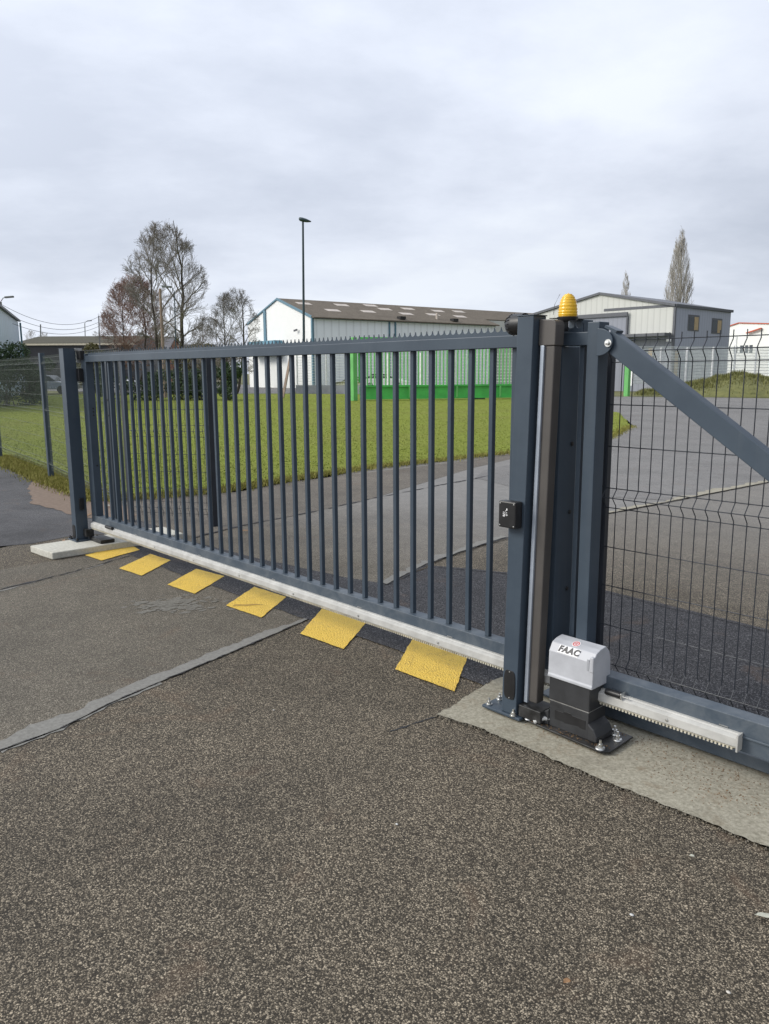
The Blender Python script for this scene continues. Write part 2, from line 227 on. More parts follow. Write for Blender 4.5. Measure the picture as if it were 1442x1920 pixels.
# ------------------------------------------------------------------ mesh helpers
class MB:
    def __init__(s): s.v = []; s.f = []
    def add(s, vs, fs):
        o = len(s.v); s.v += [tuple(v) for v in vs]; s.f += [tuple(i+o for i in f) for f in fs]; return s
    def box(s, x0, x1, y0, y1, z0, z1, mat=None):
        vs = [Vector((x, y, z)) for z in (z0, z1) for x, y in ((x0, y0), (x1, y0), (x1, y1), (x0, y1))]
        if mat is not None: vs = [mat @ v for v in vs]
        return s.add(vs, [(3, 2, 1, 0), (4, 5, 6, 7), (0, 1, 5, 4), (1, 2, 6, 5), (2, 3, 7, 6), (3, 0, 4, 7)])
    def bar(s, a, b, w, h, up=(0, 0, 1)):
        a = Vector(a); b = Vector(b); d = (b-a).normalized(); sd = d.cross(Vector(up)).normalized(); u = sd.cross(d)
        vs = [p+sd*i*w/2+u*j*h/2 for p in (a, b) for i, j in ((-1, -1), (1, -1), (1, 1), (-1, 1))]
        return s.add(vs, [(0, 1, 2, 3), (7, 6, 5, 4), (0, 4, 5, 1), (1, 5, 6, 2), (2, 6, 7, 3), (3, 7, 4, 0)])
    def tube(s, pts, r, n=6, caps=True, r2=None):
        pts = [Vector(p) for p in pts]; N = len(pts); rings = []
        for i, p in enumerate(pts):
            d = (pts[min(i+1, N-1)]-pts[max(i-1, 0)]).normalized(); a = Vector((0, 0, 1)) if abs(d.z) < .9 else Vector((1, 0, 0))
            x = d.cross(a).normalized(); y = d.cross(x); rr = r if r2 is None else r+(r2-r)*i/(N-1)
            rings.append([p+x*math.cos(2*math.pi*k/n)*rr+y*math.sin(2*math.pi*k/n)*rr for k in range(n)])
        fs = [(i*n+k, i*n+(k+1) % n, (i+1)*n+(k+1) % n, (i+1)*n+k) for i in range(N-1) for k in range(n)]
        if caps: fs += [tuple(range(n-1, -1, -1)), tuple((N-1)*n+k for k in range(n))]
        return s.add([v for r_ in rings for v in r_], fs)
    def prism(s, pts, vec):     # polygon pts (3D, planar) extruded by vec
        pts = [Vector(p) for p in pts]; n = len(pts); vec = Vector(vec)
        return s.add(pts+[p+vec for p in pts], [tuple(range(n-1, -1, -1)), tuple(range(n, 2*n))]+[(i, (i+1) % n, (i+1) % n+n, i+n) for i in range(n)])
    def lathe(s, prof, c, n=24, axis='z', a0=0, a1=2*math.pi):
        c = Vector(c); vs = []; m = len(prof)
        for k in range(n):
            a = a0+(a1-a0)*k/n
            for r, h in prof:
                p = (r*math.cos(a), r*math.sin(a), h)
                if axis == 'x': p = (h, r*math.cos(a), r*math.sin(a))
                if axis == 'y': p = (r*math.cos(a), h, r*math.sin(a))
                vs.append(c+Vector(p))
        fs = [(k*m+i, ((k+1) % n)*m+i, ((k+1) % n)*m+i+1, k*m+i+1) for k in range(n) for i in range(m-1)]
        return s.add(vs, fs)
    def build(s, name, mat, parent=None, bevel=0, smooth=False, seg=2):
        me = bpy.data.meshes.new(name); me.from_pydata(s.v, [], s.f); me.update()
        bm = bmesh.new(); bm.from_mesh(me); bmesh.ops.recalc_face_normals(bm, faces=bm.faces); bm.to_mesh(me); bm.free()
        o = bpy.data.objects.new(name, me); S.collection.objects.link(o); me.materials.append(mat)
        if smooth:
            for p in me.polygons: p.use_smooth = True
            if smooth != 'all': me.set_sharp_from_angle(angle=math.radians(40))
        if bevel:
            b = o.modifiers.new('bevel', 'BEVEL'); b.width = bevel; b.segments = seg; b.limit_method = 'ANGLE'; b.harden_normals = False
        if parent is not None:
            o.parent = parent; o.matrix_parent_inverse = Matrix.Translation(-parent.location) if parent.type == 'EMPTY' and parent.parent is None else Matrix()
        return o
def tag(o, label=None, cat=None, group=None, kind=None):
    for k, v in (('label', label), ('category', cat), ('group', group), ('kind', kind)):
        if v: o[k] = v
    return o
def thing(name, label, cat, loc=(0, 0, 0), group=None):
    o = bpy.data.objects.new(name, None); S.collection.objects.link(o); o.location = loc; o.empty_display_size = .1; return tag(o, label, cat, group)
def fastmesh(name, V, F, mat, parent=None):
    V = np.asarray(V, dtype=np.float32); F = np.asarray(F, dtype=np.int32); k = F.shape[1]
    me = bpy.data.meshes.new(name); me.vertices.add(len(V)); me.vertices.foreach_set('co', V.ravel()); me.loops.add(F.size); me.loops.foreach_set('vertex_index', F.ravel())
    me.polygons.add(len(F)); me.polygons.foreach_set('loop_start', np.arange(0, F.size, k, dtype=np.int32)); me.update(calc_edges=True)
    me.materials.append(mat); o = bpy.data.objects.new(name, me); S.collection.objects.link(o)
    if parent is not None: o.parent = parent; o.matrix_parent_inverse = Matrix.Translation(-parent.location)
    return o

# ------------------------------------------------------------------ setting: ground, asphalt, lawn
def wiggle(pts, amp, step, seed=1, closed=True):
    r = random.Random(seed); out = []
    n = len(pts); rng = range(n if closed else n-1)
    for i in rng:
        a = Vector((*pts[i], 0)); b = Vector((*pts[(i+1) % n], 0)); d = b-a; L = d.length; k = max(1, min(160, int(L/step))); nn = Vector((-d.y, d.x, 0)).normalized()
        ph = [r.uniform(0, 6.3) for _ in range(3)]
        for j in range(k):
            q = a+d*j/k; s_ = min(1, j/2, (k-j)/2) if k > 3 else 0
            q += nn*amp*s_*(math.sin(j*.9+ph[0])*.4+math.sin(j*.37+ph[1])*.5+r.uniform(-.6, .6)); out.append((q.x, q.y))
    if not closed: out.append(tuple(pts[-1]))
    return out
def sheet(name, pts, z, mat, amp=0, step=.1, seed=1, thick=0, zf=None):
    if z > 0: z *= .5
    if amp: pts = wiggle(pts, amp, step, seed)
    bm = bmesh.new(); f = bm.faces.new([bm.verts.new((x, y, z)) for x, y in pts]); bmesh.ops.triangulate(bm, faces=[f]); bmesh.ops.recalc_face_normals(bm, faces=bm.faces)
    if sum(f.normal.z for f in bm.faces) < 0: bmesh.ops.reverse_faces(bm, faces=bm.faces)
    me = bpy.data.meshes.new(name); bm.to_mesh(me); bm.free(); me.materials.append(mat); o = bpy.data.objects.new(name, me); S.collection.objects.link(o); return tag(o, kind='structure')
sheet('ground', [(-1500, -1500), (1500, -1500), (1500, 1500), (-1500, 1500)], -.03, M['rough'])
# wide asphalt yard, coarse aggregate in the foreground
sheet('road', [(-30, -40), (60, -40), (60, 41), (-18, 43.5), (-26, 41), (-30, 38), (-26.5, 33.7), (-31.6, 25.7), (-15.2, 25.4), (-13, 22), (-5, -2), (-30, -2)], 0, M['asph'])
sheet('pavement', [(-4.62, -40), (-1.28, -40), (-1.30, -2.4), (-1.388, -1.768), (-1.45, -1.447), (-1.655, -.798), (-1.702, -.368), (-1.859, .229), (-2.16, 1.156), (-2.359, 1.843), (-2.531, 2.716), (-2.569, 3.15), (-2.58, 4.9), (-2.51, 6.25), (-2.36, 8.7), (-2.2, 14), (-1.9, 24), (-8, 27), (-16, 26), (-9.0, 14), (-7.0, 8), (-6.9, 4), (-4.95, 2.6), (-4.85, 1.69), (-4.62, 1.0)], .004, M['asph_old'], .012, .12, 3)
sheet('pavement', [(-7.6, 1.0), (-4.64, 1.0), (-4.86, 1.69), (-4.97, 2.6), (-5.22, 3.8), (-6.4, 7), (-8.0, 13), (-7.2, 8), (-7.2, 4), (-6.9, 2.9)], .008, M['asph_side'])
sheet('road', [(-2.50, 6.3), (-2.36, 8.7), (-1.9, 16), (0, 22), (60, 24), (60, 40.5), (-18, 43), (-26, 40.6), (-29, 37), (-25.5, 33), (-30, 26.0), (-15.0, 25.3), (-9.5, 17.6), (-7.6, 13.5), (-6.6, 9.4), (-6.1, 7), (-5.6, 6.2), (-4, 5.6)], .012, M['asph_far'], .01, .3, 4)
sheet('path', [(-30, -6), (-6.2, -3.2), (-5.56, -.50), (-5.47, -.246), (-5.57, .17), (-5.2, .9), (-5.6, 1.05), (-9.6, 1.3), (-11.3, 1.55), (-30, 3.4)], .006, M['asph_blue'], .02, .2, 5)
sheet('soil', [(-10.4, 1.42), (-9.4, 1.05), (-7.9, .55), (-6.7, .62), (-5.9, .85), (-6.2, 1.15), (-7.5, 1.40), (-9.0, 1.50)], .014, M['soil'], .05, .12, 6)
# darker ground sheet beneath and behind the gate, with a thin dark far edge
sheet('dark_ground', [(-4.66, .21), (-2.99, .209), (-2.66, .206), (-1.31, .25), (-.36, .22), (-.20, .5), (6, .5), (6, 2.0), (.262, 2.133), (-.969, 2.192), (-1.715, 2.083), (-2.26, 1.841), (-2.19, 1.156), (-2.51, 1.072), (-3.11, 1.0), (-3.65, .927), (-4.0, .916), (-4.62, .86)], .0115, M['asph_dark'], .012, .09, 8)
sheet('dark_edge_line', wiggle([(-2.2, 1.85), (-1.715, 2.083), (-.969, 2.192), (.262, 2.133), (6, 2.0)], .008, .1, 3, False)+wiggle([(6, 1.95), (.262, 2.09), (-.969, 2.145), (-1.715, 2.04), (-2.2, 1.81)], .008, .1, 4, False), .0165, M['asph_dark'])
# joints between the asphalt panels, filled with pale mortar on one side and open as a dark crack on the other
jl = [(-1.30, -2.6), (-1.388, -1.768), (-1.45, -1.447), (-1.655, -.798), (-1.702, -.368), (-1.859, .22)]
def strip(name, A, B, z, mat, ja, jb, seed, step=.03):
    """ribbon between two lines A and B (same direction), each with its own crumbling edge"""
    r = random.Random(seed)
    def res(P, n):
        P = [Vector((*p, 0)) for p in P]; Ls = [(P[i+1]-P[i]).length for i in range(len(P)-1)]; T = sum(Ls); out = []
        for k in range(n+1):
            s_ = T*k/n; i = 0
            while i < len(Ls)-1 and s_ > Ls[i]: s_ -= Ls[i]; i += 1
            out.append(P[i].lerp(P[i+1], min(1, s_/Ls[i])))
        return out
    T = sum((Vector(A[i+1])-Vector(A[i])).length for i in range(len(A)-1)); n = int(T/step); a = res(A, n); b = res(B, n); V = []; wa = wb = 0
    for k in range(n+1):
        wa = wa*.55+r.gauss(0, ja); wb = wb*.55+r.gauss(0, jb); d = (a[k]-b[k]); d = d.normalized() if d.length > 1e-4 else Vector((-1, 0, 0)); p = a[k]+d*wa; q = b[k]-d*wb*1.0; V += [(p.x, p.y, z*.5), (q.x, q.y, z*.5)]
    o = fastmesh(name, V, [(2*i, 2*i+1, 2*i+3, 2*i+2) for i in range(n)], mat); return tag(o, kind='structure')
def off(P, dx): return [(x+dx, y) for x, y in P]
CRK = [(-1.286, -1.880), (-1.314, -1.789), (-1.352, -1.526), (-1.463, -1.242), (-1.544, -.948), (-1.646, -.522), (-1.741, -.160), (-1.847, .227)]
FIL = [(-1.397, -1.849), (-1.410, -1.760), (-1.470, -1.593), (-1.499, -1.410), (-1.560, -1.203), (-1.638, -.938), (-1.680, -.716), (-1.750, -.465), (-1.825, -.153), (-1.880, .254)]
strip('joint_filler', FIL, CRK, .011, M['mortar'], .009, .001, 11)
strip('joint_filler', off(CRK[1:5], .004), off(CRK[1:5], .016), .006, M['mortar'], .001, .007, 13)
strip('crack', off(CRK, -.002), off(CRK, .004), .0155, M['asph_dark'], .0025, .003, 15, .02)
JF = [(-2.10, 1.156), (-2.345, 1.843), (-2.515, 2.716), (-2.56, 3.15)]
strip('joint_filler', off(JF, -.08), JF, .026, M['mortar'], .014, .004, 17, .05)
JB = [(-2.10, 1.156), (-2.33, 1.843), (-2.5, 2.716), (-2.55, 3.3), (-2.58, 4.9), (-2.5, 6.2), (-2.36, 8.7), (-2.2, 12)]
strip('crack', JB[:5], off(JB[:5], .012), .028, M['asph_dark'], .006, .006, 19, .06)
strip('crack', JB[4:], off(JB[4:], .012), .028, M['asph_side'], .004, .006, 20, .06)
JB = JB[4:]
strip('joint_filler', off(JB, -.10), JB, .027, M['conc'], .03, .004, 29, .08)
Q = [(-3.93, -1.2), (-4.122, -.417), (-4.263, -.05), (-4.35, .2)]; strip('crack', off(Q, -.006), off(Q, .008), .012, M['asph_dark'], .006, .006, 21)
Q = [(-3.90, -1.2), (-4.10, -.417), (-4.22, -.10)]; strip('joint_filler', Q, off(Q, .016), .009, M['mortar'], .004, .010, 23, .05)
Q = [(-4.66, 1.0), (-4.85, 1.69), (-4.96, 2.6), (-5.22, 3.8), (-5.6, 6.5)]; strip('crack', off(Q, -.006), off(Q, .010), .016, M['asph_dark'], .008, .008, 25, .05)
strip('crack', [(-.33, -.49), (-.312, -.39), (-.304, -.262), (-.280, -.18)], [(-.326, -.49), (-.305, -.39), (-.298, -.262), (-.274, -.18)], .005, M['black'], .003, .003, 27, .015)
rr = random.Random(5); bm = bmesh.new()
for i in range(170):
    cx_, cy_ = -2.75+rr.gauss(0, .10)+0, -.22+rr.gauss(0, .13); cx_ += (cy_+.22)*.55; rd = rr.uniform(.006, .034)*(1.3 if i < 40 else .7); k_ = 9; ph = rr.uniform(0, 6)
    bm.faces.new([bm.verts.new((cx_+math.cos(2*math.pi*j/k_)*rd*rr.uniform(.5, 1.3), cy_+math.sin(2*math.pi*j/k_)*rd*rr.uniform(.5, 1.3)*1.5, .0035+.00001*i)) for j in range(k_)])
me = bpy.data.meshes.new('mortar_stain'); bm.to_mesh(me); bm.free(); o = bpy.data.objects.new('mortar_stain', me); S.collection.objects.link(o); tag(o, kind='structure')
t = NT('faint_mortar'); me.materials.append(t.fin(t.ramp(t.noise(90, 5, .7, t.vec(obj=False)), [(.35, (.095, .088, .072)), (.65, (.19, .18, .155))]), .9))
# poured concrete strip the motor and the near post stand on
sheet('concrete_strip', [(-.293, -.207), (-.098, -.172), (.209, -.170), (.534, -.170), (.857, -.157), (1.264, -.156), (3, -.15), (6, -.15), (6, .50), (-.10, .50), (-.371, .378), (-.376, .299), (-.352, .127), (-.309, -.076)], .020, M['conc'], .006, .012, 41)
# lawn
LAWN = [(-60, 6), (-17, 2.75), (-12.8, 1.75), (-11.3, 1.60), (-10, 1.42), (-8.9, 1.40), (-7.47, 1.24), (-7.2, 2.0), (-7.09, 2.75), (-7.25, 3.6), (-7.41, 4.68), (-7.59, 5.93), (-7.50, 7.1), (-7.47, 9.44), (-7.93, 13.6), (-9.7, 17.7), (-13.8, 23.9), (-15.2, 25.4), (-24, 33), (-29.5, 39.2), (-47.5, 33.0), (-51.2, 30.6), (-60, 26)]
sheet('lawn', LAWN, .03, M['lawn'], .05, .18, 51)
sheet('verge', [(-26, 42.4), (-18, 46.5), (10, 66), (40, 80), (40, 200), (-150, 200), (-200, 60), (-90, 50), (-60, 48), (-47.6, 34.5), (-30, 40.5)], -.012, M['rough'])
sheet('road', [(-200, 22), (-60, 26.3), (-51.6, 31.1), (-48, 33.3), (-60, 44), (-92, 58), (-200, 70)], -.004, M['asph_far'])
def mound(name, path, hgt, wid, seed, mat, n=120, m=14):
    r = random.Random(seed); V = []; F = []
    from mathutils import noise
    P = [Vector((*p, 0)) for p in path]; seg = [(P[i+1]-P[i]).length for i in range(len(P)-1)]; T = sum(seg)
    for i in range(n+1):
        s_ = T*i/n; k = 0
        while k < len(seg)-1 and s_ > seg[k]: s_ -= seg[k]; k += 1
        d = (P[k+1]-P[k]).normalized(); c = P[k]+d*s_; nn = Vector((-d.y, d.x, 0)); e = min(1, i/n*5, (n-i)/n*5)**.7
        for j in range(m+1):
            u = j/m*2-1; q = c+nn*u*wid/2*(.6+.4*e); h = (max(0, 1-u*u)**.8)*hgt*e; h *= .8+.5*noise.noise(q*.35); h += .22*noise.noise(q*1.7)*(1-u*u) if hgt > .5 else 0
            V.append((q.x, q.y, max(-.02, h)-.015))
    F = [(i*(m+1)+j, i*(m+1)+j+1, (i+1)*(m+1)+j+1, (i+1)*(m+1)+j) for i in range(n) for j in range(m)]
    o = fastmesh(name, V, F, mat); [setattr(p, 'use_smooth', True) for p in o.data.polygons]; return tag(o, kind='structure')
mound('bank', [(-25.5, 45.5), (-20, 47.5), (-14, 52), (0, 62)], 1.25, 7.0, 5, M['rough'])
mound('bank', [(-95, 62), (-72, 58), (-52, 47)], 1.3, 8, 6, M['rough'])

def blades(name, n, region, mat, h=(.02, .05), w=.006, seed=3, z=.03):
    rg = np.random.default_rng(seed); P = []
    while len(P) < n:
        xy = region(rg)
        if xy is not None: P.append(xy)
    P = np.array(P); a = rg.uniform(0, 2*np.pi, n); H = rg.uniform(h[0], h[1], n); sc = rg.uniform(.6, 1.4, n)*w
    dx = np.cos(a)*sc; dy = np.sin(a)*sc; lx = rg.normal(0, .5, n)*H; ly = rg.normal(0, .5, n)*H
    V = np.zeros((n, 3, 3)); V[:, 0] = np.stack([P[:, 0]-dx, P[:, 1]-dy, np.full(n, z-.005)], 1); V[:, 1] = np.stack([P[:, 0]+dx, P[:, 1]+dy, np.full(n, z-.005)], 1); V[:, 2] = np.stack([P[:, 0]+lx, P[:, 1]+ly, z+H], 1)
    o = fastmesh(name, V.reshape(-1, 3), np.arange(3*n).reshape(-1, 3), mat); return tag(o, kind='stuff')
def inpoly(x, y, P):
    c = False; j = len(P)-1
    for i in range(len(P)):
        if (P[i][1] > y) != (P[j][1] > y) and x < (P[j][0]-P[i][0])*(y-P[i][1])/(P[j][1]-P[i][1])+P[i][0]: c = not c
        j = i
    return c
def lawn_region(rg):
    d = rg.uniform(0, 1)**1.5*48+7.5; a = rg.uniform(math.radians(8), math.radians(80)); x = CC.x-d*math.cos(a); y = CC.y+d*math.sin(a)
    return (x, y) if inpoly(x, y, LAWN) else None
o = blades('grass', 70000, lawn_region, M['blade'], (.006, .022), .012, 3)
def edge_region(rg):
    i = rg.integers(2, 15); t_ = rg.uniform(); a = LAWN[i]; b = LAWN[i+1]; s_ = abs(rg.normal(0, .10)); x = a[0]+(b[0]-a[0])*t_; y = a[1]+(b[1]-a[1])*t_
    return (x-rg.normal(0.0, .10) if i > 5 else x, y+(rg.normal(.02, .10) if i <= 5 else 0))
blades('dry_grass', 16000, edge_region, M['dryblade'], (.02, .07), .007, 4, .02)
def tuft_region(rg):
    x = rg.uniform(-14, -7.4); y = 1.72-(x+8.9)*-.0-.0 + (-(x+8.9))*.11 + rg.normal(-.25, .13)
    return (x, y)
blades('dry_grass', 15000, tuft_region, M['dryblade'], (.01, .05), .007, 5, .02)
def moss_region(rg):
    c = [(-.30, .05), (-.34, .2)][rg.integers(0, 2)]; return (c[0]+rg.normal(0, .04), c[1]+rg.normal(0, .08))

# yellow hazard squares painted across the track of the gate
YS = [([(-4.645, -.081), (-4.341, -.063), (-4.50, .36), (-4.783, .394)], 'yellow painted square cut off by the pale concrete plinth'),
      ([(-3.977, -.069), (-3.625, -.044), (-3.939, .367), (-4.282, .353)], 'yellow painted square second from the concrete plinth'),
      ([(-3.24, -.026), (-2.879, -.001), (-3.16, .416), (-3.525, .376)], 'yellow painted square third from the concrete plinth, just left of the pale repair stain'),
      ([(-2.472, .01), (-2.079, .031), (-2.356, .427), (-2.738, .412)], 'yellow painted square with a dark curved stain beside the mortar-filled joint'),
      ([(-1.651, .024), (-1.263, .042), (-1.536, .457), (-1.963, .437)], 'yellow painted square just right of the mortar joint, second from the near post'),
      ([(-.835, .043), (-.419, .052), (-.687, .451), (-1.109, .441)], 'largest yellow painted square, nearest the post with the black keypad')]
for i, (p, lab) in enumerate(YS):
    o = sheet('painted_square', p, .0155, M['yellow'], .0025, .018, 60+i); del o['kind']; tag(o, lab, 'road marking', 'yellow squares painted under the gate')
def stain(pts, z, mat, seed, name='stain'): return sheet(name, pts, z, mat, .01, .03, seed)
t = NT('yellow_stain'); M['ystain'] = t.fin(t.ramp(t.noise(30, 5, .7, t.vec(obj=False)), [(.3, (.32, .20, .04)), (.7, (.5, .33, .07))]), .8)
stain([(-2.42, .03), (-2.33, .16), (-2.30, .20), (-2.36, .17), (-2.45, .06)], .019, M['ystain'], 71)

# ------------------------------------------------------------------ sliding gate
GX0, GX1 = -4.90, .212
gate = thing('sliding_gate', 'long anthracite sliding gate of upright square bars with a pale toothed rack along its bottom', 'gate', (0, .17, 0))
MB().box(-4.872, .2105, .140, .190, 1.664, 1.718).build('top_rail', M['metal'], gate, .003)
b = MB(); pitch = .039; xs = -4.86; prof = []
n = int((.20+4.86)/pitch)
top = []
for i in range(n):
    x = -4.86+i*pitch
    top.append((x, 1.757))
    for k in range(1, 8):
        a = math.pi*k/8; top.append((x+pitch*.5-math.cos(a)*pitch*.46, 1.755-math.sin(a)**.75*.0195))
top.append((-4.86+n*pitch, 1.757))
for i in range(len(top)-1):
    (x0, z0), (x1, z1) = top[i], top[i+1]
    b.add([(x0, .160, 1.7185), (x1, .160, 1.7185), (x1, .160, z1), (x0, .160, z0), (x0, .165, 1.7185), (x1, .165, 1.7185), (x1, .165, z1), (x0, .165, z0)], [(0, 1, 2, 3), (7, 6, 5, 4), (3, 2, 6, 7)])
b.build('anti_climb_comb', M['metal'], gate)
MB().box(-4.98, 2.42, .140, .215, .161, .292).box(-4.98, 2.42, .134, .1398, .216, .226).build('bottom_beam', M['metal_dusty'], gate, .004)
for k in range(-1, 36):
    x = -.3265-k*.1301
    if x < -4.86: break
    MB().box(x, x+.0245, .165, .190, .292, 1.664).build('bar', M['metal'], gate, .002, seg=1)
MB().box(-4.98, -4.874, .140, .208, .2925, 1.735).build('end_post', M['metal'], gate, .003)
for z in (.75, 1.2, 1.23, 1.26): MB().lathe([(0, .004), (.007, .003), (.008, 0)], (-4.874, .18, z), 10, 'x').build('rivet', M['black'], gate)
for z in (.95, 1.25, .6): MB().lathe([(0, .005), (.009, .004), (.010, 0)], (.087, .235, z), 12, 'x').build('rivet', M['black'], gate)
MB().box(.040, .086, .140, .272, .2925, 1.663).build('end_post', M['metal'], gate, .003)
MB().box(.156, .1785, .165, .188, .2925, 1.663).build('bar', M['metal'], gate, .002)
MB().box(.2115, .2665, .130, .203, .2935, 1.7555).build('end_post', M['metal'], gate, .003)
# hinge plate, diagonal brace
b = MB(); pl = [(.268, 1.727)]+[(.2755+.0635*math.sin(math.pi*k/16), .0, 1.6735+.0535*math.cos(math.pi*k/16)) for k in range(17)]
pts = [(.268, .112, 1.727)]+[(p[0], .112, p[2]) for p in pl[1:]]+[(.268, .112, 1.620)]
b.prism(pts, (0, .008, 0)); hp = b.build('hinge_plate', M['metal'], gate, .002)
wl = MB()
for k in range(9): wl.lathe([(0, .003), (.004, .0015), (.005, 0)], (.2675, .1205, 1.628+k*.012), 6, 'y')
bo = MB().lathe([(0, -.016), (.008, -.015), (.0085, -.006), (.015, -.006), (.0155, 0)], (.322, .112, 1.669), 16, 'y').build('bolt', M['bolt'], gate, 0, True)
MB().bar((.300, .152, 1.6885), (2.35, .152, .262), .05, .078).build('brace', M['metal'], gate, .003)
MB().bar((.293, .152, 1.735), (.345, .152, 1.712), .05, .01).build('brace_cap', M['metal'], gate)
# rack: pale carrier profile with teeth under it
b = MB(); pr = [(.1398, .2355), (.124, .2355), (.122, .2305), (.116, .229), (.104, .222), (.102, .190), (.106, .186), (.1398, .186)]
b.prism([(-4.93, y, z) for y, z in pr], (5.865, 0, 0)); rk = b.build('rack', M['alu'], gate, .0015)
b = MB().box(-4.93, .934, .109, .128, .182, .190)
x = -4.925
while x < .92: b.box(x, x+.0075, .110, .127, .172, .1825); x += .0150
b.build('rack_teeth', M['teeth'], gate)
MB().box(.934, .941, .098, .1395, .172, .238).build('rack_end', M['alu'], gate, .001)
for x in [-4.3+.62*i for i in range(9)]: MB().lathe([(0, -.004), (.006, -.003), (.007, 0)], (x, .1025, .205), 10, 'y').build('rack_screw', M['bolt'], gate)
for x0, x1 in ((-4.60, -4.47), (.385, .455)):
    MB().tube([(x0, .108, .240), (x1, .108, .240)], .014, 12).build('limit_magnet', M['black'], gate, 0, True)
MB().box(.456, .462, .096, .1335, .226, .252).box(.462, .49, .100, .105, .238, .243).build('magnet_bracket', M['bolt'], gate, .001)
for x in (-4.1, -3.05, -2.1, -1.25, -.55, .85, 1.4): MB().box(x, x+.035, .1365, .1398, .2395, .2425).build('drain_slot', M['galv'], gate)
MB().box(.22, 3.5, .315, .40, .0205, .072).build('track', M['metal_dusty'], gate, .004)

# ------------------------------------------------------------------ near portal post (leans very slightly)
def lean(z, z0=.04): return .041*(z-z0)/1.75
post = thing('gate_post', 'tall anthracite portal post with black keypad and oval cover, beside the motor', 'post', (-.04, .04, .02), 'square portal posts of the sliding gate')
def leanbox(x0, x1, y0, y1, z0, z1, b=None):
    b = b or MB(); vs = [(x+lean(z), y, z) for z in (z0, z1) for x, y in ((x0, y0), (x1, y0), (x1, y1), (x0, y1))]
    return b.add(vs, [(3, 2, 1, 0), (4, 5, 6, 7), (0, 1, 5, 4), (1, 2, 6, 5), (2, 3, 7, 6), (3, 0, 4, 7)])
leanbox(-.082, 0, .000, .086, .034, 1.785).build('post_tube', M['metal'], post, .003)
leanbox(-.085, .003, -.003, .089, 1.7852, 1.790).build('post_cap', M['metal'], post, .001)
MB().box(-.188, .030, -.012, .125, .0205, .0335).build('base_plate', M['metal'], post, .003)
for x, y in ((-.165, .012), (-.165, .09), (-.010, -.005)):
    MB().lathe([(0, .030), (.005, .030), (.0052, .017), (.0105, .0168), (.0108, .004), (.016, .004), (.016, 0)], (x-.01*(y < 0)*0, y+(.0 if y > 0 else .0), .034), 6 if False else 12).build('anchor_bolt', M['bolt'], post, 0, True)
b = MB(); ov = []
for k in range(32):
    a = 2*math.pi*k/32; c_, s_ = math.cos(a), math.sin(a); ov.append((-.0405+.031*math.copysign(abs(c_)**.45, c_)+.003, -.0035, .172+.068*math.copysign(abs(s_)**.55, s_)))
b.prism(ov, (0, .004, 0)); b.build('oval_cover', M['black'], post, .001)
for z in (.234, .111): MB().lathe([(0, -.003), (.003, -.0025), (.0035, 0)], (-.037, -.0035, z), 8, 'y').build('screw', M['bolt'], post)
# keypad
kp = MB().box(-.083, .009, -.048, -.001, .898, 1.013).build('keypad', M['black'], post, .005)
for x in (-.074, -.0005):
    for z in (.908, 1.003): MB().lathe([(0, -.002), (.003, -.0015), (.0035, 0)], (x, -.0482, z), 8, 'y').build('screw', M['bolt'], kp)
b = MB()
for x0, x1, z0, z1 in ((-.058, -.055, .947, .953), (-.058, -.055, .956, .962), (-.053, -.050, .946, .958), (-.058, -.050, .965, .967), (-.048, -.046, .949, .966), (-.045, -.042, .970, .974), (-.040, -.035, .974, .983), (-.040, -.037, .962, .966), (-.040, -.038, .950, .958), (-.036, -.033, .953, .956)): b.box(x0, x1, -.0487, -.0482, z0, z1)
b.build('keypad_marks', M['white'], kp)
# ribbed dome on the far flank
dm = MB(); profd = [(0, -.098)]+[(.045*math.sin(math.radians(a)), -.046-.052*math.cos(math.radians(a))) for a in range(12, 91, 13)]+[(.045, 0)]
dm.lathe(profd, (-.0805+lean(1.74), .052, 1.757), 24, 'x').build('ribbed_dome', M['black'], post, 0, 'all')
b = MB()
for k in range(16):
    a = 2*math.pi*k/16; p = [(-.1265+lean(1.74)-.0535*math.cos(math.radians(q)), .052+.0465*math.sin(math.radians(q))*math.cos(a), 1.757+.0465*math.sin(math.radians(q))*math.sin(a)) for q in (22, 40, 58, 78)]
    b.tube(p, .0022, 4)
b.build('dome_ribs', M['black'], post)
# rubber safety edge with its aluminium profile
leanbox(.0185, .036, .030, .062, .10, 1.665).build('edge_profile', M['profile'], post, .001)
leanbox(.030, .0815, .040, .092, .105, 1.664).build('rubber_edge', M['rubber'], post, .005)
b = MB(); cap = [(.004, 1.664), (.086, 1.664), (.086, 1.745), (.083, 1.758), (.075, 1.766), (.064, 1.768), (.004, 1.771)]
b.prism([(x+lean(z), .034, z) for x, z in cap], (0, .062, 0)); b.build('edge_cap', M['rubber'], post, .004)
MB().box(.010, .130, .005, .120, .036, .092).build('edge_foot', M['black_dirty'], post, .004)
MB().box(-.03+.0, .045, .35, .43, .0205, 1.783).build('rear_post', M['metal'], post, .003)
MB().box(-.03, .043, .205, .36, 1.7835, 1.787).build('roller_bridge', M['black'], post, .001)
MB().box(-.09, .135, .30, .48, .0205, .032).build('rear_plate', M['metal'], post, .002)
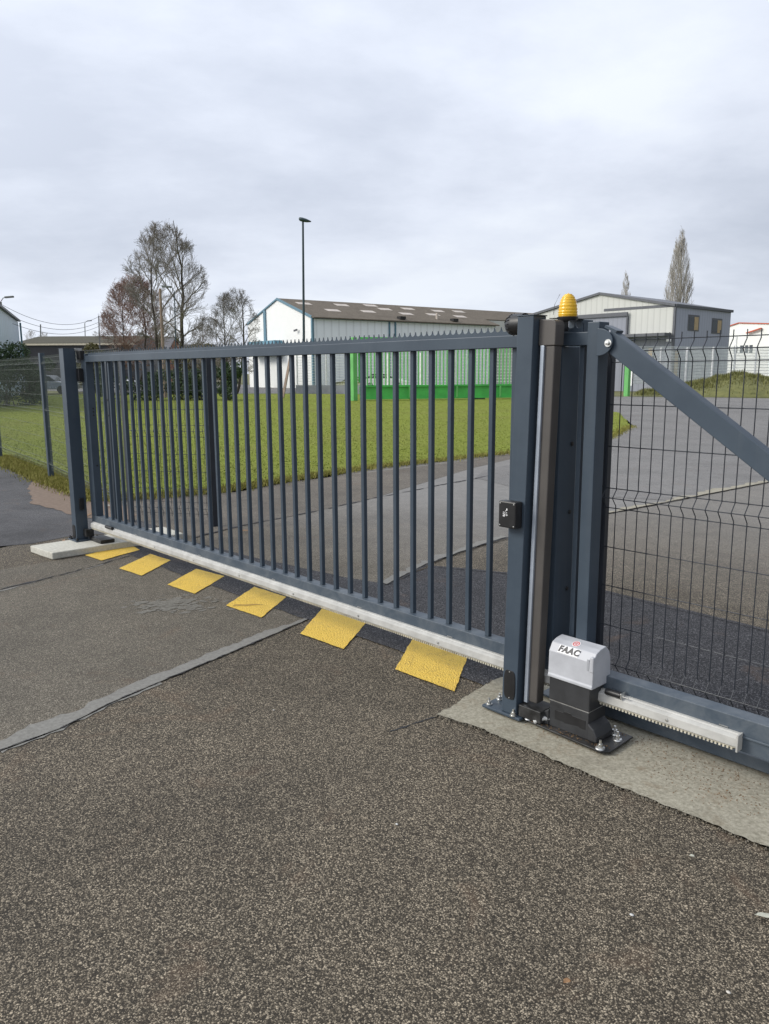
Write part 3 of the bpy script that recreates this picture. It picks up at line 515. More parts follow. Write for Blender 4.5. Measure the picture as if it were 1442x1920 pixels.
# amber flashing lamp
lamp = thing('warning_lamp', 'yellow bullet-shaped flashing lamp on top of the near gate post', 'lamp', (.115, .13, 1.775))
pr = [(.0365, 0), (.039, .006), (.0385, .022), (.036, .045), (.031, .066), (.024, .081), (.014, .090), (0, .093)]
fine = []
for i in range(len(pr)-1):
    for k in range(5):
        a = k/5; r_ = pr[i][0]*(1-a)+pr[i+1][0]*a; h_ = pr[i][1]*(1-a)+pr[i+1][1]*a; fine.append((max(0, r_+(.0016 if (i*5+k) % 3 == 0 else -.0008)), h_))
fine.append((0, .097)); fine = [(0, 0)]+fine
MB().lathe(fine, (.115, .13, 1.781), 28).build('lens', M['amber'], lamp, 0, 'all')
MB().lathe([(0, 0), (.028, 0), (.028, .05), (.018, .085), (0, .09)], (.115, .13, 1.7825), 12).build('reflector', simple('amber_core', (.85, .42, .02), .4), lamp)
MB().tube([(.072+.003, .13-.044, 1.79), (.078, .13-.041, 1.83), (.092, .13-.026, 1.872)], .001, 5).build('seam', M['black'], lamp)
MB().lathe([(0, 0), (.038, 0), (.043, .012), (.043, .0155), (0, .0155)], (.115, .13, 1.765), 24).box(.085, .115, .08, .138, 1.722, 1.766).build('lamp_base', M['black'], lamp, 0, True)

# ------------------------------------------------------------------ far portal post and plinth
pl = thing('concrete_plinth', 'pale cast concrete plinth under the far gate post', 'plinth', (-4.88, .3, 0))
b = MB(); prof2 = [(-5.11, -.38), (-5.0, -.372), (-4.9, -.368), (-4.675, -.345), (-4.68, .2), (-4.655, .6), (-4.65, .88), (-5.10, .90), (-5.12, .4)]
b.prism([(x, y, .002) for x, y in prof2], (0, 0, .060)); b.build('plinth_slab', M['plinth'], pl, .008)
lp = thing('gate_post', 'anthracite portal post at the far left end of the gate, bolted to the concrete plinth', 'post', (-5.05, .05, .062), 'square portal posts of the sliding gate')
MB().box(-5.100, -5.002, 0, .109, .074, 1.781).build('post_tube', M['metal'], lp, .003)
MB().box(-5.102, -5.0, -.002, .111, 1.7813, 1.785).build('post_cap', M['metal'], lp, .001)
MB().box(-5.15, -4.95, -.03, .20, .0625, .0735).build('base_plate', M['metal'], lp, .002)
for x, y in ((-5.135, -.012), (-5.085, -.018), (-4.965, .17), (-4.968, -.012)):
    MB().lathe([(0, .026), (.005, .026), (.0052, .014), (.012, .0138), (.012, 0)], (x, y, .074), 6).build('anchor_bolt', M['black'], lp)
b = MB(); ov = []
for k in range(24):
    a = 2*math.pi*k/24; c_, s_ = math.cos(a), math.sin(a); ov.append((-5.057+.032*math.copysign(abs(c_)**.45, c_), -.0035, .145+.062*math.copysign(abs(s_)**.55, s_)))
b.prism(ov, (0, .004, 0)); b.build('oval_cover', M['black'], lp)
MB().box(-5.0025, -4.985, .040, .082, .345, .455).build('photocell', M['black'], lp, .006)
MB().box(-5.01, -4.94, .06, .135, .10, .17).box(-4.98, -4.72, .10, .23, .064, .095).build('receiving_shoe', M['black_dirty'], lp, .003)
MB().box(-5.0, -4.905, .110, .150, 1.690, 1.762).build('catch_housing', M['black'], lp, .002)
MB().box(-4.995, -4.99, .108, .155, 1.66, 1.775).box(-5.01, -4.985, .10, .16, 1.765, 1.785).build('catch_plate', M['galv'], lp, .001)
MB().box(-4.98, -4.35, .17, .21, 1.760, 1.767).build('guide_arm', M['black'], lp, .001)
MB().box(-4.985, -4.93, .095, .135, 1.495, 1.61).build('catch_block', M['black'], lp, .003)
MB().box(-4.957, -4.911, .34, .402, .062, 1.70).build('rear_post', M['metal'], lp, .002)
for z in (1.19, 1.33): MB().lathe([(0, -.004), (.009, -.003), (.010, 0)], (-4.93, .34, z), 10, 'y').build('rivet', M['black'], lp)

# ------------------------------------------------------------------ gate motor
mo = thing('gate_motor', 'squat gate motor with light grey cover over a black body', 'gate motor', (.25, .1, .03), None)
MB().box(.152, .348, .040, .170, .030, .150).build('lower_body', M['mbody'], mo, .003)
MB().box(.149, .351, .037, .173, .1535, .262).build('upper_body', M['mbody'], mo, .003)
MB().box(.1505, .3495, .0385, .1715, .1502, .1533).build('joint_line', M['galv'], mo)
cp = [(.030, .258), (.030, .270), (.0335, .275), (.0355, .374), (.056, .409), (.085, .420), (.126, .426), (.154, .400), (.166, .365), (.171, .275), (.176, .270), (.176, .258)]
b = MB(); b.prism([(.143, y, z) for y, z in cp], (.221, 0, 0)); cv = b.build('cover', M['mcover'], mo, .006, seg=3)
# recessed grip slot on the front edge and the skirt line
b = MB().box(.333, .345, .0335, .0375, .335, .385); b.build('grip_slot', simple('slot_grey', (.33, .34, .36), .6), cv, .002)
MB().box(.347, .3655, .031, .050, .332, .398).build('corner_rib', M['mcover'], cv, .004)
# side wings at the foot
for x0, s_ in ((.1518, -1), (.3482, 1)):
    b = MB(); b.prism([(x0, .034, .031), (x0+s_*.046, .034, .031), (x0+s_*.046, .034, .055), (x0+s_*.030, .034, .085), (x0, .034, .105)], (0, .125, 0)); b.build('foot_wing', M['mbody'], mo, .005, seg=3)
b = MB(); fr = [(.182, .112), (.222, .112), (.228, .119), (.262, .119), (.268, .112), (.335, .112), (.335, .070), (.308, .070), (.300, .076), (.232, .066), (.226, .070), (.182, .070)]
b.prism([(x, .0385, z) for x, z in fr], (0, .002, 0)); b.build('release_door', M['black'], mo, .0008)
MB().box(.20, .30, .170, .30, .15, .20).lathe([(.0, -.02), (.04, -.02), (.04, .02), (0, .02)], (.25, .13, .15), 16, 'y').build('pinion', M['black'], mo)
# maker's emblem and lettering on the sloping front of the cover
def on_slope(pts2, p0, n_out, ux, uy, th):  # place 2D outline on a tilted facet
    return [p0+ux*a+uy*b_ for a, b_ in pts2]
sl_u = Vector((1, 0, 0)); sl_v = Vector((0, .020, .035)).normalized(); sl_n = Vector((0, -.035, .020)).normalized()
def text_mesh(txt, size, origin, ux, uy, nn, mat, parent, name, shear=.25, off=.004):
    cu = bpy.data.curves.new(name, 'FONT'); cu.body = txt; cu.size = size; cu.extrude = .0012; cu.shear = shear; cu.offset = .0017; cu.align_x = 'CENTER'; cu.align_y = 'CENTER'; cu.resolution_u = 3; cu.space_character = 1.12
    to = bpy.data.objects.new('tmp', cu); S.collection.objects.link(to); bpy.context.view_layer.update()
    me = bpy.data.meshes.new_from_object(to.evaluated_get(bpy.context.evaluated_depsgraph_get())); bpy.data.objects.remove(to)
    mt = Matrix(((ux.x, uy.x, nn.x, origin.x), (ux.y, uy.y, nn.y, origin.y), (ux.z, uy.z, nn.z, origin.z), (0, 0, 0, 1)))
    me.transform(mt); me.materials.clear(); me.materials.append(mat); o = bpy.data.objects.new(name, me); S.collection.objects.link(o); o.parent = parent; return o
p0 = Vector((.236, .0458, .3915)) + sl_n*.0008
b = MB(); q = [(-.052, -.017), (.050, -.017), (.055, .017), (-.047, .017)]
b.prism([p0+sl_u*a+sl_v*c_ for a, c_ in q], sl_n*.0012); b.build('name_plate', M['white'], cv)
text_mesh('FAAC', .037, p0+sl_n*.0022, sl_u, sl_v, sl_n, M['ink'], cv, 'lettering')
sv = Vector((0, .029, .011)).normalized(); sn = Vector((0, -.011, .029)).normalized(); e0 = Vector((.250, .079, .4182))+sn*.0008
def disc(r0, r1, mat, name, off, n=28):
    b = MB(); o = e0+sn*off; A = [o+(sl_u*math.cos(2*math.pi*k/n)+sv*math.sin(2*math.pi*k/n))*r1 for k in range(n)]
    if r0 == 0: b.add(A, [tuple(range(n))])
    else:
        B = [o+(sl_u*math.cos(2*math.pi*k/n)+sv*math.sin(2*math.pi*k/n))*r0 for k in range(n)]; b.add(A+B, [(k, (k+1) % n, (k+1) % n+n, k+n) for k in range(n)])
    return b.build(name, mat, cv)
disc(0, .019, M['white'], 'emblem_ground', .0002); disc(.0115, .0155, M['red'], 'emblem_ring', .0008)
b = MB()
for a in range(6):
    t0 = a*math.pi/3+.2; o = e0+sn*.0012; d = sl_u*math.cos(t0)+sv*math.sin(t0); p = sl_u*-math.sin(t0)+sv*math.cos(t0); b.add([o, o+d*.0085+p*.003, o+d*.009-p*.0015], [(0, 1, 2)])
b.build('emblem_mark', M['red'], cv)

mp = thing('mounting_plate', 'black steel plate with bolts under the grey and black motor', 'plate', (.22, .1, .02))
b = MB(); b.prism([(.031, .016, .0215), (.12, .008, .0215), (.443, -.009, .0215), (.470, .02, .0215), (.462, .21, .0215), (.031, .215, .0215)], (0, 0, .0080)); b.build('plate', M['black_dirty'], mp, .002)
for x, y in ((.425, .014), (.432, .135), (.395, .175), (.05, .03)):
    MB().lathe([(0, .036), (.005, .036), (.0055, .020), (.0105, .0195), (.011, .008), (.019, .005), (.021, 0), (0, 0)], (x, y, .0295), 12).build('bolt', M['bolt'], mp, 0, True)
cdt = MB(); pts = [(.150, .05, .055), (.135, .035, .058), (.115, .020, .050), (.098, .008, .036)]
cdt.tube(pts, .009, 10)
for k in range(9):
    a = k/8*2.99; i = min(2, int(a)); f_ = a-i; p = Vector(pts[i]).lerp(Vector(pts[i+1]), f_); d = (Vector(pts[i+1])-Vector(pts[i])).normalized()*.0018; cdt.tube([p-d, p+d], .0102, 10)
tag(cdt.build('conduit', M['conduit'], None, 0, True), 'short grey corrugated conduit poking out left of the motor foot', 'conduit')

# ------------------------------------------------------------------ welded mesh fences
def mesh_panel(th, A, Bp, zs, folds, dx, r, depth, nrm, mat, z0, z1, wires='vertical_wires'):
    """zs: heights of horizontal wires; folds: heights of V creases; one mesh for uprights, one for cross wires"""
    A = Vector((*A, 0)); Bp = Vector((*Bp, 0)); L = (Bp-A).length; d = (Bp-A)/L; nrm = Vector(nrm); ZP = [z0]
    for f_ in folds: ZP += [f_-.036, f_, f_+.036]
    ZP.append(z1); ZP = sorted(set(ZP)); b = MB(); k = int(L/dx)
    for i in range(k+1):
        p = A+d*i*dx; b.tube([p+Vector((0, 0, z))+(nrm*depth if any(abs(z-f_) < 1e-6 for f_ in folds) else Vector()) for z in ZP], r, 5)
    b.build('upright_wires', mat, th); b = MB()
    for z in zs:
        off = nrm*depth if any(abs(z-f_) < 1e-6 for f_ in folds) else Vector(); off = off - nrm*r*1.6
        b.tube([A+off+Vector((0, 0, z)), A+d*k*dx+off+Vector((0, 0, z))], r, 5)
    b.build('cross_wires', mat, th)
fp = thing('mesh_fence', 'anthracite welded wire fence panel behind the diagonal brace, right of the motor', 'fence', (.19, .35, 0), 'welded wire fence panels')
MZ = [1.688, 1.6426, 1.597, 1.418, 1.239, 1.056, 1.0170, .9694, .793, .618, .4366, .2576]
mesh_panel(fp, (.2965-.0514*2, .35), (3.0, .35), MZ, (1.6426, 1.0170, .27), .0514, .0022, .030, (.0, -1, 0), M['wire'], .235, 1.712)
MB().box(.170, .193, .345, .385, .02, 1.665).build('fence_post', M['wire'], fp, .002)
for z in (1.60, 1.09, .93, .4): MB().box(.150, .172, .338, .352, z, z+.04).build('clip', M['metal'], fp, .001)

fz = [1.80, 1.72, 1.64, 1.45, 1.26, 1.10, 1.04, .98, .80, .62, .44, .30, .24, .18]
def fence_post(th, x, y, z1, w=.055, mat=None): MB().box(x-w/2, x+w/2, y-w/2, y+w/2, 0, z1).build('fence_post', mat or M['wire'], th, .003)
LF = [(-17.4, 2.42), (-13.72, 2.0), (-10.06, 1.60), (-5.86, .92)]
labs = ['wire fence panel at the far left edge, in front of the dark hedge', 'wire fence panel left of the first fence post, over the lawn', 'wire fence panel from the slim fence post to behind the far gate post']
for i in range(3):
    a, c_ = LF[i], LF[i+1]; d = Vector((c_[0]-a[0], c_[1]-a[1], 0)).normalized(); nn = Vector((d.y, -d.x, 0))
    f = thing('mesh_fence', labs[i], 'fence', (c_[0], c_[1], 0), 'welded wire fence panels')
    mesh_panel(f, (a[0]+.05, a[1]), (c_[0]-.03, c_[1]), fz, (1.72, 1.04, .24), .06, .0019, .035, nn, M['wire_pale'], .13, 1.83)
    if i == 0: fence_post(f, a[0], a[1], 1.87)
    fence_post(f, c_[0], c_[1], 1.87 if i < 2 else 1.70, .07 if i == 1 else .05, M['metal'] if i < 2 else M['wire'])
f = thing('mesh_fence', 'short wire fence panel behind the gate bars, ending at a black post with clips', 'fence', (-5.02, 1.43, 0), 'welded wire fence panels')
d = Vector((.84, .56, 0)).normalized()
mesh_panel(f, (-5.80, .92), (-5.05, 1.42), [z-.06 for z in fz], (1.66, .98, .18), .05, .0026, .03, (.56, -.84, 0), M['wire'], .09, 1.72)
fence_post(f, -5.02, 1.43, 1.73, .062)
for z in (1.5, 1.0, .45): MB().box(-5.03, -4.995, 1.392, 1.40, z, z+.035).build('clip', M['galv'], f)
# pale strip of foundation under the left fence
sheet('kerb_strip', [(-17, 2.25), (-13.7, 1.90), (-10.06, 1.50), (-9.4, 1.40), (-9.4, 1.46), (-10.06, 1.58), (-13.7, 2.0), (-17, 2.35)], .034, M['mortar'], .02, .1, 77)

# ------------------------------------------------------------------ bare trees
def make_tree(name, label, base, height, width, seed, mat, trunks=1, low=.22, fan=1.0, levels=4, r0=.16, cat='tree', group=None, kids=(7, 7, 6, 5), trunkmat=None, twig=.007, narrow=False):
    """bare crown: every limb curves towards a point of an uneven ovoid, its children towards points further out"""
    r = random.Random(seed); th = thing(name, label, cat, base, group); T = MB(); C_ = MB(); O = Vector(base); rx = width/2; cz = height*(low+1)/2; rz = height*(1-low)/2
    bl = [Vector((r.gauss(0, 1), r.gauss(0, 1), r.gauss(0, 1))).normalized() for _ in range(5)]
    def env(d):     # radius factor of the envelope in direction d
        return 1+.13*sum(max(0, d.dot(q))**6 for q in bl)-.06
    def inside(p):
        q = Vector((p.x/rx, p.y/rx, (p.z-cz)/rz)); 
        if narrow: q.x *= 1+.75*max(0, q.z); q.y *= 1+.75*max(0, q.z)
        L = q.length; e = env(q/L) if L > 1e-6 else 1
        return e/max(L, 1e-6)
    def limb(a, dr, b, ra, rb, lev, k):
        c = a+dr*(b-a).length*.5; pts = []
        for i in range(k+1):
            t_ = i/k; pts.append(a*(1-t_)**2+c*2*t_*(1-t_)+b*t_*t_+Vector((r.gauss(0, 1), r.gauss(0, 1), r.gauss(0, .6)))*(b-a).length*(.014 if lev else .005)*(0 < i < k))
        (T if lev == 0 else C_).tube([O+p for p in pts], ra, 8 if lev == 0 else 5 if lev == 1 else 3, False, rb); return pts
    ga = [r.uniform(0, 6.28)]
    def rec(pts, ra, rb, lev):
        if lev > levels: return
        L = sum((pts[i+1]-pts[i]).length for i in range(len(pts)-1)); n = kids[min(lev-1, len(kids)-1)]+r.randint(-1, 1)
        for j in range(n):
            f0 = .25 if lev > 1 else max(.14, low*.8); t_ = f0+(1-f0)*(j+r.uniform(.1, .9))/n; x = t_*(len(pts)-1); i = min(len(pts)-2, int(x)); p = pts[i].lerp(pts[i+1], min(1, x-i)); d = (pts[i+1]-pts[i]).normalized()
            rr_ = max(twig, (ra+(rb-ra)*t_)*r.uniform(.45, .65))
            if lev == 1 and not narrow:
                ga[0] += 2.4+r.uniform(-.4, .4); tt = (t_-f0)/(1-f0); el = math.radians(8+72*tt**.8+r.uniform(-10, 10)); nd = Vector((math.cos(ga[0])*math.cos(el), math.sin(ga[0])*math.cos(el), math.sin(el))); ln = height; lim = r.uniform(.82, .98)
            else:
                sd = Vector((r.gauss(0, 1), r.gauss(0, 1), r.gauss(0, .8))); sd = (sd-sd.dot(d)*d).normalized(); nd = (d*(.9 if not narrow else 1.3)+sd*(.75 if not narrow else .55)*fan+Vector((0, 0, .22 if not narrow else .6))).normalized()
                ln = L*(.62-.25*t_)*r.uniform(.75, 1.25); lim = r.uniform(.92, 1.06)
            for _ in range(40):
                tgt = p+nd*ln
                if inside(tgt) > 1/lim: break
                ln *= .9
            if ln < .10: continue
            up = Vector((0, 0, 1)); d0 = (nd+d*.3-up*.15).normalized() if lev == 1 else (nd*.6+d*.6).normalized()
            q = limb(p, d0, tgt, rr_, max(twig*.7, rr_*.35), lev, 6 if lev == 1 else 4 if lev < 3 else 3); rec(q, rr_, max(twig*.7, rr_*.35), lev+1)
    for k in range(trunks):
        a = math.pi*k+.3; o = (CR*math.cos(a*1.0)+Vector((0, 0, 0)))*(rx*.16 if trunks > 1 else rx*.02); top = Vector((o.x*1.6, o.y*1.6, height*(.97-.1*k)))
        pts = limb(Vector((o.x*.12, o.y*.12, 0)), (o*.4/max(.1, rx*.2)+Vector((0, 0, 1))).normalized(), top, r0*(1-.2*k), r0*.12, 0, 12); rec(pts, r0*.9, r0*.12, 1)
    T.build('trunk', trunkmat or mat, th, 0, 'all'); C_.build('crown', mat, th); return th
def gp(px, py, D): v = at(px, py, D); return (v.x, v.y, 0)
make_tree('bare_tree', 'tallest broad leafless tree behind the left part of the gate', gp(320, 700, 60), 12.9, 6.3, 11, M['twig'], 2, .14, .85, 4, .20, kids=(24, 10, 7, 4), trunkmat=M['trunk'], twig=.008)
make_tree('bare_tree', 'reddish-brown leafless tree left of the tallest tree', gp(256, 700, 66), 9.7, 5.6, 12, M['twig_red'], 2, .10, 1.0, 4, .11, kids=(26, 11, 7, 4), trunkmat=M['trunk'], twig=.009)
make_tree('bare_tree', 'low spreading leafless tree at the left foot of the reddish tree', gp(218, 700, 70), 7.2, 3.8, 13, M['twig'], 1, .15, 1.1, 4, .09, kids=(18, 8, 6, 4))
make_tree('bare_tree', 'round leafless tree between the tallest tree and the white warehouse', gp(441, 700, 60), 7.9, 4.4, 14, M['twig'], 2, .10, 1.2, 4, .12, kids=(17, 9, 6, 4), trunkmat=M['trunk'])
make_tree('bare_tree', 'low leafless tree just right of the tallest tree', gp(396, 700, 72), 6.6, 4.4, 15, M['twig'], 2, .10, 1.2, 4, .08, kids=(15, 8, 6, 4))
make_tree('poplar', 'tall narrow leafless poplar behind the grey building', gp(1265, 690, 90), 16.4, 4.0, 16, M['twig_pale'], 1, .10, .85, 3, .17, kids=(60, 8, 5), group='bare poplars', narrow=True, trunkmat=M['trunk'], twig=.010)
make_tree('poplar', 'small distant leafless poplar left of the tall poplar', gp(1168, 690, 130), 16.8, 2.7, 17, M['twig_pale'], 1, .10, .75, 3, .14, kids=(45, 7, 4), group='bare poplars', narrow=True, twig=.012)
make_tree('bare_tree', 'tiny leafless tree over the left end of the mossy roof', gp(62, 690, 150), 10.2, 4.2, 18, M['twig_pale'], 1, .2, 1.1, 3, .14, kids=(10, 8, 6), twig=.014)
make_tree('bare_tree', 'tiny leafless tree over the mossy roof, beside the one at its left end', gp(87, 690, 155), 10.0, 3.8, 19, M['twig_pale'], 1, .2, 1.1, 3, .14, kids=(10, 8, 6), twig=.014)

def shrub(name, label, base, rx, ry, h, seed, mat, n=5000, leaf=.05, cat='shrub', group=None, lumps=14):
    rg = np.random.default_rng(seed); th = thing(name, label, cat, base, group); C0 = np.array(base)
    cen = np.stack([rg.normal(0, .42, lumps)*rx, rg.normal(0, .42, lumps)*ry, rg.uniform(.15, .82, lumps)*h], 1); rad = rg.uniform(.22, .42, lumps)*min(rx, h)
    w = rg.integers(0, lumps, n); d = rg.normal(size=(n, 3)); d /= np.linalg.norm(d, axis=1)[:, None]; P = cen[w]+d*(rad[w]*rg.uniform(.55, 1.08, n)**.6)[:, None]*np.array([1, 1, .9]); P[:, 2] = np.abs(P[:, 2]); P += C0
    a = rg.normal(size=(n, 3)); a /= np.linalg.norm(a, axis=1)[:, None]; b_ = np.cross(a, rg.normal(size=(n, 3))); b_ /= np.linalg.norm(b_, axis=1)[:, None]; s_ = (leaf*rg.uniform(.6, 1.5, n))[:, None]
    V = np.stack([P-a*s_, P-b_*s_*.45, P+a*s_, P+b_*s_*.45], 1).reshape(-1, 3); fastmesh('foliage', V, np.arange(4*n).reshape(-1, 4), mat, th)
    b = MB()
    for k in range(9):
        c_ = cen[k % lumps]+C0; b.tube([(base[0]+R.uniform(-.2, .2)*rx, base[1]+R.uniform(-.2, .2)*ry, 0), tuple((np.array(base)+c_)/2+rg.normal(0, .05, 3)), tuple(c_)], .03, 4, False, .01)
    b.build('stems', M['trunk'], th); return th
shrub('laurel_shrub', 'big dark laurel shrub at the far left behind the fence', gp(15, 700, 40), 2.0, 1.5, 3.3, 1, M['leaf'], 9000, .06, group='evergreen shrubs at the lawn edge')
shrub('laurel_shrub', 'rounded dark laurel shrub left of the slim fence post, below the mossy roof', gp(55, 700, 41), 1.2, 1.2, 2.75, 2, M['leaf'], 7000, .06, group='evergreen shrubs at the lawn edge')
shrub('laurel_shrub', 'dark evergreen shrub right of the black fence post with clips', gp(426, 700, 46), 1.05, 1.0, 2.6, 3, M['leaf'], 6000, .06, group='evergreen shrubs at the lawn edge')
for px, D_, rx, h, s_, lb in ((205, 44, 1.1, 2.3, 4, 'dark shrub behind the left end of the gate'), (285, 47, 1.3, 1.9, 5, 'low dark shrub left of the wooden pole'), (335, 48, 1.4, 2.0, 6, 'low dark shrub right of the wooden pole'), (380, 47, 1.2, 2.2, 7, 'low dark shrub beside the black fence post with clips')):
    shrub('laurel_shrub', lb+', seen through the bars', gp(px, 700, D_), rx, 1.0, h, s_, M['leaf'], 4500, .06, group='evergreen shrubs at the lawn edge')
for px, D_, rx, h, s_, lb in ((170, 68, 2.2, 4.6, 8, 'olive-brown hedge bush in front of the mossy roof, left of the reddish tree'), (375, 78, 2.4, 5.0, 9, 'olive-green thicket right of the tallest tree'), (425, 84, 2.2, 4.6, 10, 'olive-green thicket below the round leafless tree'), (345, 80, 1.6, 4.4, 21, 'olive bush right behind the double trunk of the tallest tree')):
    shrub('thicket', lb, gp(px, 700, D_), rx, 1.5, h, s_, M['leaf_olive'], 6000, .09, 'thicket')
rgb = np.random.default_rng(9)
def bank_region(rg): t_ = rg.uniform(); return (-25.5+t_*14+rg.normal(0, .9), 45.2+t_*7.5+rg.normal(0, 1.3))
n = 26000; P = np.array([bank_region(rgb) for _ in range(n)])
blk = bpy.data.objects['bank']; dg = bpy.context.evaluated_depsgraph_get(); bpy.context.view_layer.update()
Z = []
for x, y in P:
    ok, loc, nr, ix = blk.ray_cast(Vector((x, y, 10)), Vector((0, 0, -1))); Z.append(loc.z if ok else -1)
Z = np.array(Z); P = P[Z > .02]; Z = Z[Z > .02]; n = len(P); hh = rgb.uniform(.05, .28, n); a = rgb.uniform(0, 6.3, n); w = .03
V = np.stack([np.stack([P[:, 0]-np.cos(a)*w, P[:, 1]-np.sin(a)*w, Z-.02], 1), np.stack([P[:, 0]+np.cos(a)*w, P[:, 1]+np.sin(a)*w, Z-.02], 1), np.stack([P[:, 0]+rgb.normal(0, .06, n), P[:, 1]+rgb.normal(0, .06, n), Z+hh], 1)], 1)
tag(fastmesh('ground_cover', V.reshape(-1, 3), np.arange(3*n).reshape(-1, 3), M['leaf_bank']), kind='stuff')

# ------------------------------------------------------------------ buildings
def quad(name, pts, mat, parent, thick=None): b = MB(); b.prism(pts, thick or (0, 0, .01)); return b.build(name, mat, parent)
def V3(p, z): return Vector((p[0], p[1], z))
# white warehouse
P1 = Vector((-61.62, 46.28, 0)); P2 = Vector((-59.21, 71.65, 0)); u = (P2-P1).normalized(); v = Vector((-u.y, u.x, 0)); GW = 13.6; P2 = P1+u*25.5; EV, RG = 6.93, 9.15
wh = thing('warehouse', 'long white metal warehouse with a brown weathered roof and rows of pale roof lights', 'building', tuple(P1))
b = MB(); b.add([P1, P2, V3(P2, EV), V3(P1, EV)], [(0, 1, 2, 3)]); b.add([P1+v*GW, P2+v*GW, V3(P2+v*GW, EV), V3(P1+v*GW, EV)], [(3, 2, 1, 0)]); b.build('side_wall', M['clad_white'], wh)
for P in (P1, P2): MB().add([P, P+v*GW, V3(P+v*GW, EV), V3(P+v*GW/2, RG), V3(P, EV)], [(0, 1, 2, 3, 4)]).build('gable_wall', M['clad_gable'], wh)
b = MB(); ov = .25
for s0, s1 in ((-.03, .5), (1.03, .5)):
    A = P1-u*.1+v*GW*s0; B = P2+u*.3+v*GW*s0; C_ = P2+u*.3+v*GW*s1; D_ = P1-u*.1+v*GW*s1; b.prism([V3(A, EV-.05), V3(B, EV-.05), V3(C_, RG+.06), V3(D_, RG+.06)], (0, 0, .12))
rf = b.build('roof', M['roof'], wh)
def roofpt(a, s_, dz=.0): p = P1+u*a+v*GW*s_; return V3(p, EV+(RG-EV)*(s_/.5)+dz)
for a, s_ in ((1.3, .34), (3.4, .17), (6.3, .36), (8.2, .19), (10.6, .40), (11.6, .30), (13.4, .18), (15.6, .36), (17.6, .20), (20.0, .34), (21.6, .18), (23.6, .36)):
    quad('roof_light', [roofpt(a, s_, .19), roofpt(a+1.7, s_, .19), roofpt(a+1.7, s_+.06, .19), roofpt(a, s_+.06, .19)], M['skylight'], rf)
for a, s_ in ((11.5, .02), (19.3, .03)): b = MB(); p = roofpt(a, s_, .18); b.box(p.x-.3, p.x+.3, p.y-.4, p.y+.4, p.z, p.z+.3); b.build('vent', M['black'], rf)
b = MB(); p = roofpt(17.3, .08, .1); b.tube([p, p+Vector((0, 0, .76))], .15, 8); b.build('flue', M['skylight'], rf)
b = MB(); b.bar(P1+Vector((0, 0, 0)), V3(P1, EV), .22, .22, (1, 0, 0)); b.bar(V3(P1-v*.1, EV), V3(P2-v*.1, EV), .14, .16)
for a in (9.6, 10.4): b.bar(V3(P1+u*a-v*.08, 0), V3(P1+u*a-v*.08, EV), .14, .14, (1, 0, 0))
b.bar(V3(P1-u*.08, EV+.08), V3(P1+v*GW/2-u*.08, RG+.1), .1, .25); b.bar(V3(P1+v*GW/2-u*.08, RG+.1), V3(P1+v*GW-u*.08, EV+.08), .1, .16)
b.bar(V3(P1+v*GW*.70-u*.1, 0), V3(P1+v*GW*.70-u*.1, EV+1.30), .10, .42, (1, 0, 0)); b.build('trim', M['trim_blue'], wh)
b = MB(); Q = P2+v*2.4; zq = EV+(RG-EV)*(2.4/GW*2); b.add([Q+u*.05, Q+u*15, V3(Q+u*15, zq), V3(Q+u*.05, zq)], [(0, 1, 2, 3)]); b.add([Q+u*15, Q+u*15+v*9, V3(Q+u*15+v*9, EV), V3(Q+u*15+v*(GW/2-2.4), RG), V3(Q+u*15, zq)], [(0, 1, 2, 3, 4)]); b.build('wing_wall', M['clad_cream'], wh)
b = MB(); b.prism([V3(Q+u*.3, zq), V3(Q+u*15.3, zq), V3(P2+u*15.3+v*GW/2, RG+.06), V3(P2+u*.3+v*GW/2, RG+.06)], (0, 0, .12)); b.build('wing_roof', M['roof'], wh)
b = MB(); b.prism([V3(P1+v*GW*.42-u*.15, 3.4), V3(P1+v*GW*.85-u*.15, 3.4), V3(P1+v*GW*.85-u*.15, 4.95), V3(P1+v*GW*.42-u*.15, 4.95)], -u*1.0); b.build('canopy', M['canopy'], wh)
b = MB(); b.bar(V3(P1+v*2.6-u*.2, 5.9), V3(P1+v*3.0-u*.35, 5.8), .12, .18); b.build('wall_light', M['trim'], wh)

# cream and grey building on the right
X0, X1, Y0 = -39.9, -27.3, 53.6
bd = thing('workshop', 'low workshop with cream metal gable, big grey sliding door and flat grey office wing', 'building', (X1, Y0, 0))
eL, eR, pk, Xp = 6.30, 6.24, 7.55, -33.7
GZ = 4.15
b = MB(); b.add([(X0, Y0, GZ), (X1, Y0, GZ), (X1, Y0, eR), (Xp, Y0, pk), (X0, Y0, eL)], [(0, 1, 2, 3, 4)]); b.add([(X0, Y0+9.3, 0), (X1, Y0+9.3, 0), (X1, Y0+9.3, eR), (Xp, Y0+9.3, pk), (X0, Y0+9.3, eL)], [(0, 1, 2, 3, 4)]); b.add([(X0, Y0, 0), (X0, Y0+9.3, 0), (X0, Y0+9.3, eL), (X0, Y0, eL)], [(0, 1, 2, 3)]); b.build('cream_wall', M['clad_cream'], bd)
b = MB(); b.add([(X0, Y0, 0), (X1, Y0, 0), (X1, Y0, GZ), (X0, Y0, GZ)], [(0, 1, 2, 3)]); b.build('lower_wall', M['clad_grey'], bd)
b = MB(); b.prism([(X0-.2, Y0-.15, eL), (Xp, Y0-.15, pk), (Xp, Y0-.15, pk+.18), (X0-.2, Y0-.15, eL+.18)], (0, 9.6, 0)); b.prism([(Xp, Y0-.15, pk), (X1+.02, Y0-.15, eR), (X1+.02, Y0-.15, eR+.18), (Xp, Y0-.15, pk+.18)], (0, 9.6, 0)); b.build('roof', M['trim'], bd)
OX = X1+.003
